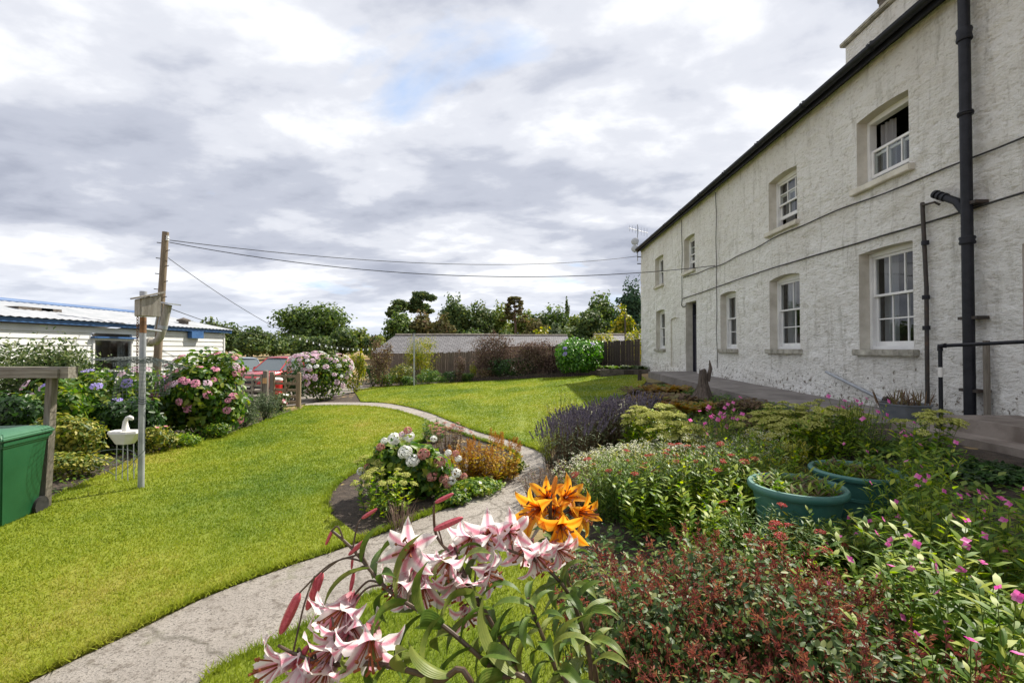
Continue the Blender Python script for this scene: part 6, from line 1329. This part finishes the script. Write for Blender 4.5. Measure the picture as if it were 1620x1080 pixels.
for i, (px, py, h_) in enumerate(((1195, 800, .55), (1255, 822, .5), (1310, 826, .45), (1225, 845, .45))):
    b = G(px, py, h_*.9); b.z = gz(b.x, b.y)
    herb('yarrow_plant', ['feathery yarrow with red heads left of the front tub base', 'feathery yarrow before the middle of the front tub', 'feathery yarrow before right half of front tub', 'short feathery yarrow between red shrub and front tub'][i], b, (.28, .2), 50, h_, 'herb2' if i < 3 else 'herb', .09, 16, ('flat', 'yarrowred', .034, 1), lean=.14, fprob=.12, tmpl='lance', group='feathery yarrows')
bush('low_plant', 'low dark green cover below the steps at right', 1560, 790, 735, 170, 'hyd_dark', .05, 3400, k=10, cat='plant', depth=.9)
bush('low_plant', 'low cover between rear tub and terrace', 1430, 735, 700, 120, 'herb2', .045, 2200, k=8, cat='plant', depth=.7)
bush('low_plant', 'dull brown-green low cover under the terrace edge', 1220, 690, 655, 180, 'brown', .06, 2600, k=10, cat='plant', depth=1.0)
bush('low_plant', 'brownish low cover right of the stump', 1180, 662, 630, 90, 'brown', .06, 1500, k=8, cat='plant', depth=1.2)
# --- red-bracted shrub in the foreground
def redshrub(label, x, y, w, d, h_, n):
    z = gz(x, y); e = empty('red_flowered_shrub', (x, y, z), label, 'shrub', 'red-flowered shrubs in the foreground'); rg = random.Random(int(x*100)); L_ = lobes_for(w, d, h_, 12, rg)
    L_.append(((0, 0, h_*.66), (w*.44, d*.44, h_*.26)))
    link('foliage', pmesh('foliage', [cloud(L_, int(n*1.2), .030, 'leaf', .6, .9), cloud(L_, n//4, .045, 'leaf', .9, .9, (0, .4))], 'redleaf'), e)
    mm = int(n*.115); cc = np.array([l[0] for l in L_]); rr_ = np.array([l[1] for l in L_]); wt = (rr_[:, 0]*rr_[:, 2]); ix = RNG.choice(len(L_), mm, p=wt/wt.sum()); dd = rdir(mm); dd[:, 2] = np.abs(dd[:, 2])*.9-.1; dd = unit(dd); q0 = cc[ix]+dd*rr_[ix]*(.85+.15*RNG.random((mm, 1))); axs = unit(dd+np.array([0, 0, .7])+.5*rdir(mm)); ln = .05+.06*RNG.random(mm)
    prt = [tubes(np.stack([q0, q0+axs*ln[:, None]*.6, q0+axs*ln[:, None]], 1), .0018)]
    tone = RNG.random(mm)
    for j in range(13): an_ = rdir(mm); prt.append(scat('small', q0+axs*(ln*(.2+.8*RNG.random(mm)))[:, None], frames(unit(np.cross(an_, axs)+.4*rdir(mm)), an_+axs*.8), .021*(.6+.8*RNG.random(mm)), tone*.6+.4*RNG.random(mm), .6))
    link('red_bracts', pmesh('red_bracts', prt, 'redflower'), e)
    c, f, a = None, None, None
    m = 170; c_ = np.array([l[0] for l in L_]); r_ = np.array([l[1] for l in L_]); i = RNG.integers(0, len(L_), m); d_ = rdir(m); d_[:, 2] = np.abs(d_[:, 2]); p = c_[i]+d_*r_[i]*1.0; p0 = p*np.array([.35, .35, .1]); seg = np.stack([p0, (p0+p)/2+[0, 0, .04], p], 1)
    link('stems', pmesh('stems', [tubes(seg, .0028)], 'redflower'), e)
    return e
redshrub('red-bracted bushy shrub in foreground, nearest orange lilies', .52, 2.15, .85, .85, .82, 3600)
redshrub('red-bracted bushy shrub in foreground, below the front green tub', 1.08, 2.25, .95, .85, .74, 3600)
redshrub('red-bracted bushy shrub at bottom centre edge of the picture', .72, 1.55, .8, .7, .70, 3400)
redshrub('red-bracted bushy shrub at bottom right beside willowherb', 1.28, 1.62, .85, .8, .66, 3400)
redshrub('red-bracted shrub right of centre, between front tub and willowherb', 1.55, 2.15, .7, .7, .52, 2600)
redshrub('red-bracted shrub lowest, cut by the bottom edge', 1.0, 1.25, .8, .55, .56, 2800)
herb('leafy_perennial', 'yellow-green leafy plant between red shrub and front tub', gp(1290, 880), (.25, .25), 26, .42, 'herb', .085, 14, None, wid=1.6)
herb('leafy_perennial', 'yellowing leafy plant at the edge of bare soil', gp(1245, 905), (.2, .2), 18, .42, 'yellowg', .085, 14, None, wid=1.6)
LIME = [(1000, 735, .62, 'among the white flowers below the lavender'), (1040, 745, .7, 'in the border middle behind the yarrow'), (1085, 725, .75, 'left of the tall willowherb'), (1120, 770, .7, 'among the yarrow left of front tub'), (1175, 735, .7, 'beyond the front tub on its left'), (1165, 700, .7, 'behind the willowherb, before the terrace'), (1215, 700, .65, 'behind the front tub among sedums'), (1285, 665, .6, 'near the terrace edge under the conduit')]
for px, py, h_, lab in LIME:
    b = G(px, py, h_*.8); b.z = gz(b.x, b.y); herb('leafy_perennial', 'lime-green leafy perennial '+lab, b, (.32, .30), 30, h_, 'sedum', .10, 18, None, tmpl='lance', wid=1.7, lean=.14, hv=.4, group='lime leafy perennials', taper=.3)
FEA = [(955, 715, .55, 'left, between lavender foot and white flowers'), (1005, 700, .65, 'behind the white flowers, middle left'), (1055, 705, .7, 'in the border centre'), (1105, 690, .8, 'in front of the tall willowherb'), (1160, 665, .75, 'tallest, right of the stump'), (1185, 715, .65, 'left of front tub, behind yarrow'), (1245, 690, .6, 'behind front tub'), (1440, 715, .75, 'right of rear tub near handrail')]
for px, py, h_, lab in FEA:
    b = G(px, py, h_*.85); b.z = gz(b.x, b.y); herb('feathery_plant', 'feathery yellow-green plant '+lab, b, (.30, .28), 26, h_, 'yellowg' if px % 2 else 'sedum', .075, 34, None, tmpl='lance', wid=.7, lean=.14, hv=.45, group='feathery yellow-green plants', taper=.2, lang=.8)
# ground cover between the plants: too fine to count
n = 26000; x = RNG.uniform(.1, 4.6, n); y = RNG.uniform(1.0, 15, n)
bp_ = [Vector(p) for p in [(.3, .8), (.25, 2.6), (.3, 4.2), (.55, 5.6), (.75, 7.4), (1.5, 10), (2.7, 14), (4.5, 16), (4.55, 6.6), (4.4, 4.8), (3.4, 2.2), (2, .8)]]
k = inside(x, y, bp_) & (fbm(x*1.3, y*1.3, 3, 21) > .40); x, y = x[k], y[k]; n = len(x); an = RNG.random(n)*6.283; hgt = .02+.10*RNG.random(n)
v, f, a = scat('small', np.c_[x, y, ground(x, y)+hgt], frames(unit(np.c_[-np.cos(an)*.5, -np.sin(an)*.5, np.ones(n)]), np.c_[np.cos(an), np.sin(an), np.full(n, .4)]), .07*(.6+.8*RNG.random(n)))
tag(link('ground_cover', npmesh('ground_cover', v, f, 'herb2', {'var': a})), 'low green leafy ground cover between border plants', 'ground cover', kind='stuff')
n = 9000; x = RNG.uniform(-9.5, -3, n); y = RNG.uniform(4.5, 16, n); k = ~inside(x, y, lawn1_poly) & (x > -6.6-.26*(y-5)-1.2) & ~inside(x, y, path_poly); x, y = x[k], y[k]; n = len(x); an = RNG.random(n)*6.283
v, f, a = scat('small', np.c_[x, y, ground(x, y)+.02+.06*RNG.random(n)], frames(unit(np.c_[-np.cos(an)*.5, -np.sin(an)*.5, np.ones(n)]), np.c_[np.cos(an), np.sin(an), np.full(n, .4)]), .07)
tag(link('ground_cover', npmesh('ground_cover', v, f, 'hyd', {'var': a})), 'low green weeds under the left border shrubs', 'ground cover', kind='stuff')
# ------------------------------------------------------------------ lilies in the foreground
def petal_mesh(name, mat, L_=1.0, wd=.36, curl=1.9, ruffle=.03):
    nu, nv = 7, 12; V = []; al = []; ac = []
    for j in range(nv+1):
        t = j/nv; wdt = wd*(math.sin(math.pi*min(1, .12+t*.88))**.75)*(1-.25*t)
        if t > .8: wdt *= max(0.03, 1-((t-.8)/.2)**1.6)
        th = .25+curl*t*t*.95; 
        # arc: rises along +Z then rolls outward along +Y
        if j == 0: y, z = 0.0, 0.0
        else: y += math.sin(th)/nv*L_; z += math.cos(th)/nv*L_
        for i in range(nu+1):
            u = (i/nu)*2-1; cup = .10*wdt*(u*u)*(1-t*.4); rf = ruffle*math.sin(t*17+u*1.5)*abs(u)**2
            V.append((u*wdt/2*1.0, y-cup*math.cos(th)+rf*math.sin(th+1.5), z+cup*math.sin(th)+rf)); al.append(t); ac.append(abs(u))
    Fc = [(j*(nu+1)+i, j*(nu+1)+i+1, (j+1)*(nu+1)+i+1, (j+1)*(nu+1)+i) for j in range(nv) for i in range(nu)]
    return npmesh(name, V, Fc, mat, {'along': al, 'across': ac}, True)
PET = {'petal_pink': [petal_mesh('petal', 'petal_pink', 1, w_, cu, ru) for w_, cu, ru in ((.44, 2.1, .035), (.36, 2.6, .04), (.42, 1.7, .03), (.34, 3.1, .045))], 'petal_orange': [petal_mesh('petal', 'petal_orange', 1, w_, cu, ru) for w_, cu, ru in ((.36, 1.7, .02), (.30, 1.9, .02), (.36, 1.5, .02), (.30, 2.2, .02))]}
def stamen_mesh(name):
    me_ = MB()
    for k in range(6): a = k*1.047+.5; me_.tube([(0, 0, 0), (.06*math.cos(a), .06*math.sin(a), .35), (.19*math.cos(a), .19*math.sin(a), .66)], .011, 4); me_.tube([(.15*math.cos(a)-.03*math.sin(a), .15*math.sin(a), .66), (.23*math.cos(a)+.03*math.sin(a), .23*math.sin(a), .67)], .024, 5)
    me_.tube([(0, 0, 0), (.03, 0, .5), (.1, .02, .82)], [.02, .014, .026], 5); return me_.mesh(name, 'anther', True)
STM = stamen_mesh('stamens')
def flower(par, pos, dirn, size, kind, openness=None):
    q = Vector(dirn).normalized().to_track_quat('Z', 'Y'); f = link('flower', STM, par, pos, q, size)
    for k in range(6):
        me_ = PET[kind][(k % 2)*1+random.choice((0, 2))]; o = link('petal', me_, f); o.rotation_euler = (random.uniform(-.12, .10), random.uniform(-.08, .08), k*1.047+random.uniform(-.1, .1)); s = random.uniform(.9, 1.06); o.scale = (s*(1.15 if k % 2 else .9), s, s)
    return f
def bud_mesh(name, mat):
    V = []; n = 12; prof = [(0, .0), (.05, .03), (.085, .12), (.10, .3), (.105, .5), (.095, .72), (.075, .88), (.04, .97), (.0, 1.0)]
    for r, z in prof:
        for j in range(n): a = j/n*6.283; g = 1-.10*(math.cos(a*3) > .6)-.04*math.cos(a*6); V.append((r*g*math.cos(a), r*g*math.sin(a), z))
    return MB().add(V, [(i*n+j, i*n+(j+1) % n, (i+1)*n+(j+1) % n, (i+1)*n+j) for i in range(len(prof)-1) for j in range(n)]).mesh(name, mat, True)
BUD = bud_mesh('bud', 'bud'); BUDO = bud_mesh('bud', 'bud_orange')
def lleaf_mesh(name, wd, bend):
    nu, nv = 6, 12; V = []; ac = []; y = z = 0.0
    for j in range(nv+1):
        t = j/nv; th = .75+bend*t
        if j: y += math.sin(th)/nv; z += math.cos(th)/nv
        w_ = wd*(math.sin(math.pi*min(1, .1+.9*t))**.7)
        if t > .75: w_ *= max(.02, 1-((t-.75)/.25)**1.5)
        for i in range(nu+1): u = i/nu*2-1; V.append((u*w_/2, y-.12*abs(u)*w_*math.cos(th), z+.25*abs(u)*w_*math.sin(th))); ac.append(u)
    return npmesh(name, V, [(j*(nu+1)+i, j*(nu+1)+i+1, (j+1)*(nu+1)+i+1, (j+1)*(nu+1)+i) for j in range(nv) for i in range(nu)], 'lilyleaf', {'across': ac, 'var': RNG.random(len(V))}, True)
LLF = [lleaf_mesh('leaf', .26, 1.5), lleaf_mesh('leaf', .22, 1.9), lleaf_mesh('leaf', .30, 1.1), lleaf_mesh('leaf', .24, 2.3)]
def lily(label, pix, root, nleaf, leafL, rr=.0085, group=None, lo=.08, hi=.85):
    """pix: stem pixels with depth, from the root upward"""
    root = Vector(root); root.z = gz(root.x, root.y); pts = [root]+[Vector(P(*q)) for q in pix]; e = empty('lily_plant', root, label, 'lily', group)
    sm = smooth_poly(pts, False, 6); k_ = len(sm); sub(e, 'stem', MB().tube(sm, [rr*(1.15-.65*i/(k_-1)) for i in range(k_)], 8), 'stem_lily')
    for i in range(nleaf):
        t = lo+(hi-lo)*(i+random.random()*.5)/nleaf; q = sm[int(t*(k_-1))]; tan = (sm[min(int(t*(k_-1))+1, k_-1)]-q).normalized() if int(t*(k_-1)) < k_-1 else Vector((0, 0, 1))
        a = i*2.4+random.uniform(-.3, .3); o = link('leaf', random.choice(LLF), e, q-root, tan.to_track_quat('Z', 'Y') @ Quaternion((0, 0, 1), a), leafL*(1.15-.55*t)*random.uniform(.8, 1.2))
    return e, root, sm
def near(sm, p): return min(sm, key=lambda q: (q-p).length)
def stalk(e, root, sm, p, r=.0032, back=None):
    a = near(sm, p+Vector((.02, 0, -.05))); m_ = a.lerp(p, .5)+Vector((0, 0, .025)); sub(e, 'flower_stalk', MB().tube(smooth_poly([a, m_, p], False, 5), r, 6), 'stem_lily')
def put_flower(L_, px, py, Y, dirn, size, kind='petal_pink'):
    e, root, sm = L_; p = Vector(P(px, py, Y)); d = Vector(dirn).normalized(); size *= 1.32 if kind == 'petal_pink' else 1.12; b = p-d*size*.4; stalk(e, root, sm, b); flower(e, b-root, d, size, kind)
def put_bud(L_, pa, pb, Y, mesh=None, thick=1.0):
    e, root, sm = L_; a, b = Vector(P(pa[0], pa[1], Y)), Vector(P(pb[0], pb[1], Y)); stalk(e, root, sm, a, .0028); ln = (b-a).length; link('bud', mesh or BUD, e, a-root, (b-a).to_track_quat('Z', 'Y'), (ln*thick, ln*thick, ln))
LG = 'pink lilies in the foreground'
A1 = lily('pink and white lily with longest arching stem, leaning left', [(860, 1130, 1.22), (787, 1064, 1.25), (702, 990, 1.28), (617, 935, 1.32), (558, 868, 1.35), (524, 838, 1.36)], (.30, 1.15, 0), 22, .21, .0075, LG, .25, .8)
A2 = lily('pink lily with many blooms leaning left behind the longest stem', [(850, 1120, 1.40), (817, 1053, 1.42), (750, 938, 1.46), (715, 880, 1.48), (690, 845, 1.5), (686, 800, 1.5)], (.22, 1.38, 0), 18, .18, .008, LG, .3, .7)
A3 = lily('pink lily lying lowest, blooms at bottom left', [(760, 1120, 1.15), (690, 1075, 1.17), (600, 1050, 1.2), (520, 1050, 1.22), (470, 1035, 1.24), (440, 1020, 1.25)], (.12, 1.08, 0), 12, .16, .008, LG, .3, .6)
A4 = lily('pink lily with blooms beside the orange lilies', [(935, 1100, 1.55), (925, 1010, 1.57), (900, 940, 1.58), (860, 895, 1.58), (820, 875, 1.58), (770, 860, 1.58)], (.20, 1.55, 0), 14, .18, .008, LG, .3, .6)
A5 = lily('orange lily with clustered blooms above the pink ones', [(945, 1100, 1.72), (932, 1027, 1.74), (913, 957, 1.76), (884, 887, 1.78), (872, 830, 1.78), (872, 790, 1.78)], (.27, 1.72, 0), 24, .20, .009, None, .25, .85)
A6 = lily('leafy lily stem without blooms at bottom, right of the pink ones', [(905, 1130, 1.3), (880, 1060, 1.32), (850, 985, 1.35), (835, 945, 1.36)], (.22, 1.28, 0), 20, .18, .008, None, .3, .98)
for px, py, Y, d, s in ((645, 868, 1.40, (-.1, -1, .35), .115), (632, 925, 1.36, (-.5, -.7, -.35), .11), (668, 935, 1.40, (.2, -.8, -.5), .11)): put_flower(A1, px, py, Y, d, s)
for px, py, Y, d, s in ((536, 972, 1.28, (-.35, -.8, -.4), .125), (555, 1000, 1.27, (.4, -.7, -.5), .115)): put_flower(A1, px, py, Y, d, s)
for px, py, Y, d, s in ((705, 893, 1.46, (-.3, -.8, -.5), .12), (728, 925, 1.46, (.3, -.8, -.6), .12), (772, 908, 1.5, (.7, -.6, -.1), .10), (738, 975, 1.46, (.4, -.8, -.3), .08)): put_flower(A2, px, py, Y, d, s)
for px, py, Y, d, s in ((585, 1025, 1.2, (.2, -.9, -.35), .125), (520, 1030, 1.22, (-.6, -.6, -.3), .115), (432, 1052, 1.22, (-.7, -.6, .1), .11), (510, 1070, 1.2, (-.2, -.8, -.5), .105), (470, 1078, 1.2, (-.4, -.6, -.6), .10)): put_flower(A3, px, py, Y, d, s)
for px, py, Y, d, s in ((742, 858, 1.56, (-.3, -.8, -.3), .115), (772, 848, 1.58, (0, -.9, .1), .115), (806, 842, 1.6, (.2, -.9, .2), .105), (830, 872, 1.6, (-.3, -.8, -.3), .115), (852, 885, 1.58, (.5, -.7, -.4), .115), (888, 872, 1.62, (.6, -.7, -.2), .10)): put_flower(A4, px, py, Y, d, s)
for px, py, Y, d, s in ((845, 806, 1.72, (-.6, -.75, .1), .145), (864, 784, 1.84, (-.2, -.8, .5), .12), (898, 784, 1.86, (.3, -.8, .5), .125), (922, 812, 1.8, (.65, -.7, .1), .14), (889, 836, 1.68, (.1, -.95, -.2), .145), (876, 806, 1.82, (-.05, -.85, .4), .11)): put_flower(A5, px, py, Y, d, s, 'petal_orange')
put_bud(A5, (874, 782), (880, 752), 1.8, BUDO, 1.2); put_bud(A5, (862, 820), (860, 842), 1.74, BUDO)
for a, b, Y in (((526, 838), (515, 862), 1.36), ((572, 820), (597, 804), 1.38), ((578, 854), (551, 878), 1.35), ((558, 880), (556, 900), 1.35), ((560, 905), (554, 936), 1.34), ((510, 905), (485, 965), 1.33), ((474, 937), (443, 1003), 1.3)): put_bud(A1, a, b, Y)
for a, b, Y in (((686, 838), (733, 818), 1.46), ((688, 795), (718, 780), 1.5)): put_bud(A2, a, b, Y)
for a, b, Y in (((488, 1020), (462, 1062), 1.25), ((525, 975), (522, 1000), 1.24), ((498, 910), (497, 945), 1.32)): put_bud(A3, a, b, Y)
print('objects', len(bpy.data.objects), 'tris', sum(len(m_.loop_triangles) or sum(len(p_.vertices)-2 for p_ in m_.polygons) if len(m_.polygons) < 20000 else len(m_.polygons) for m_ in bpy.data.meshes))
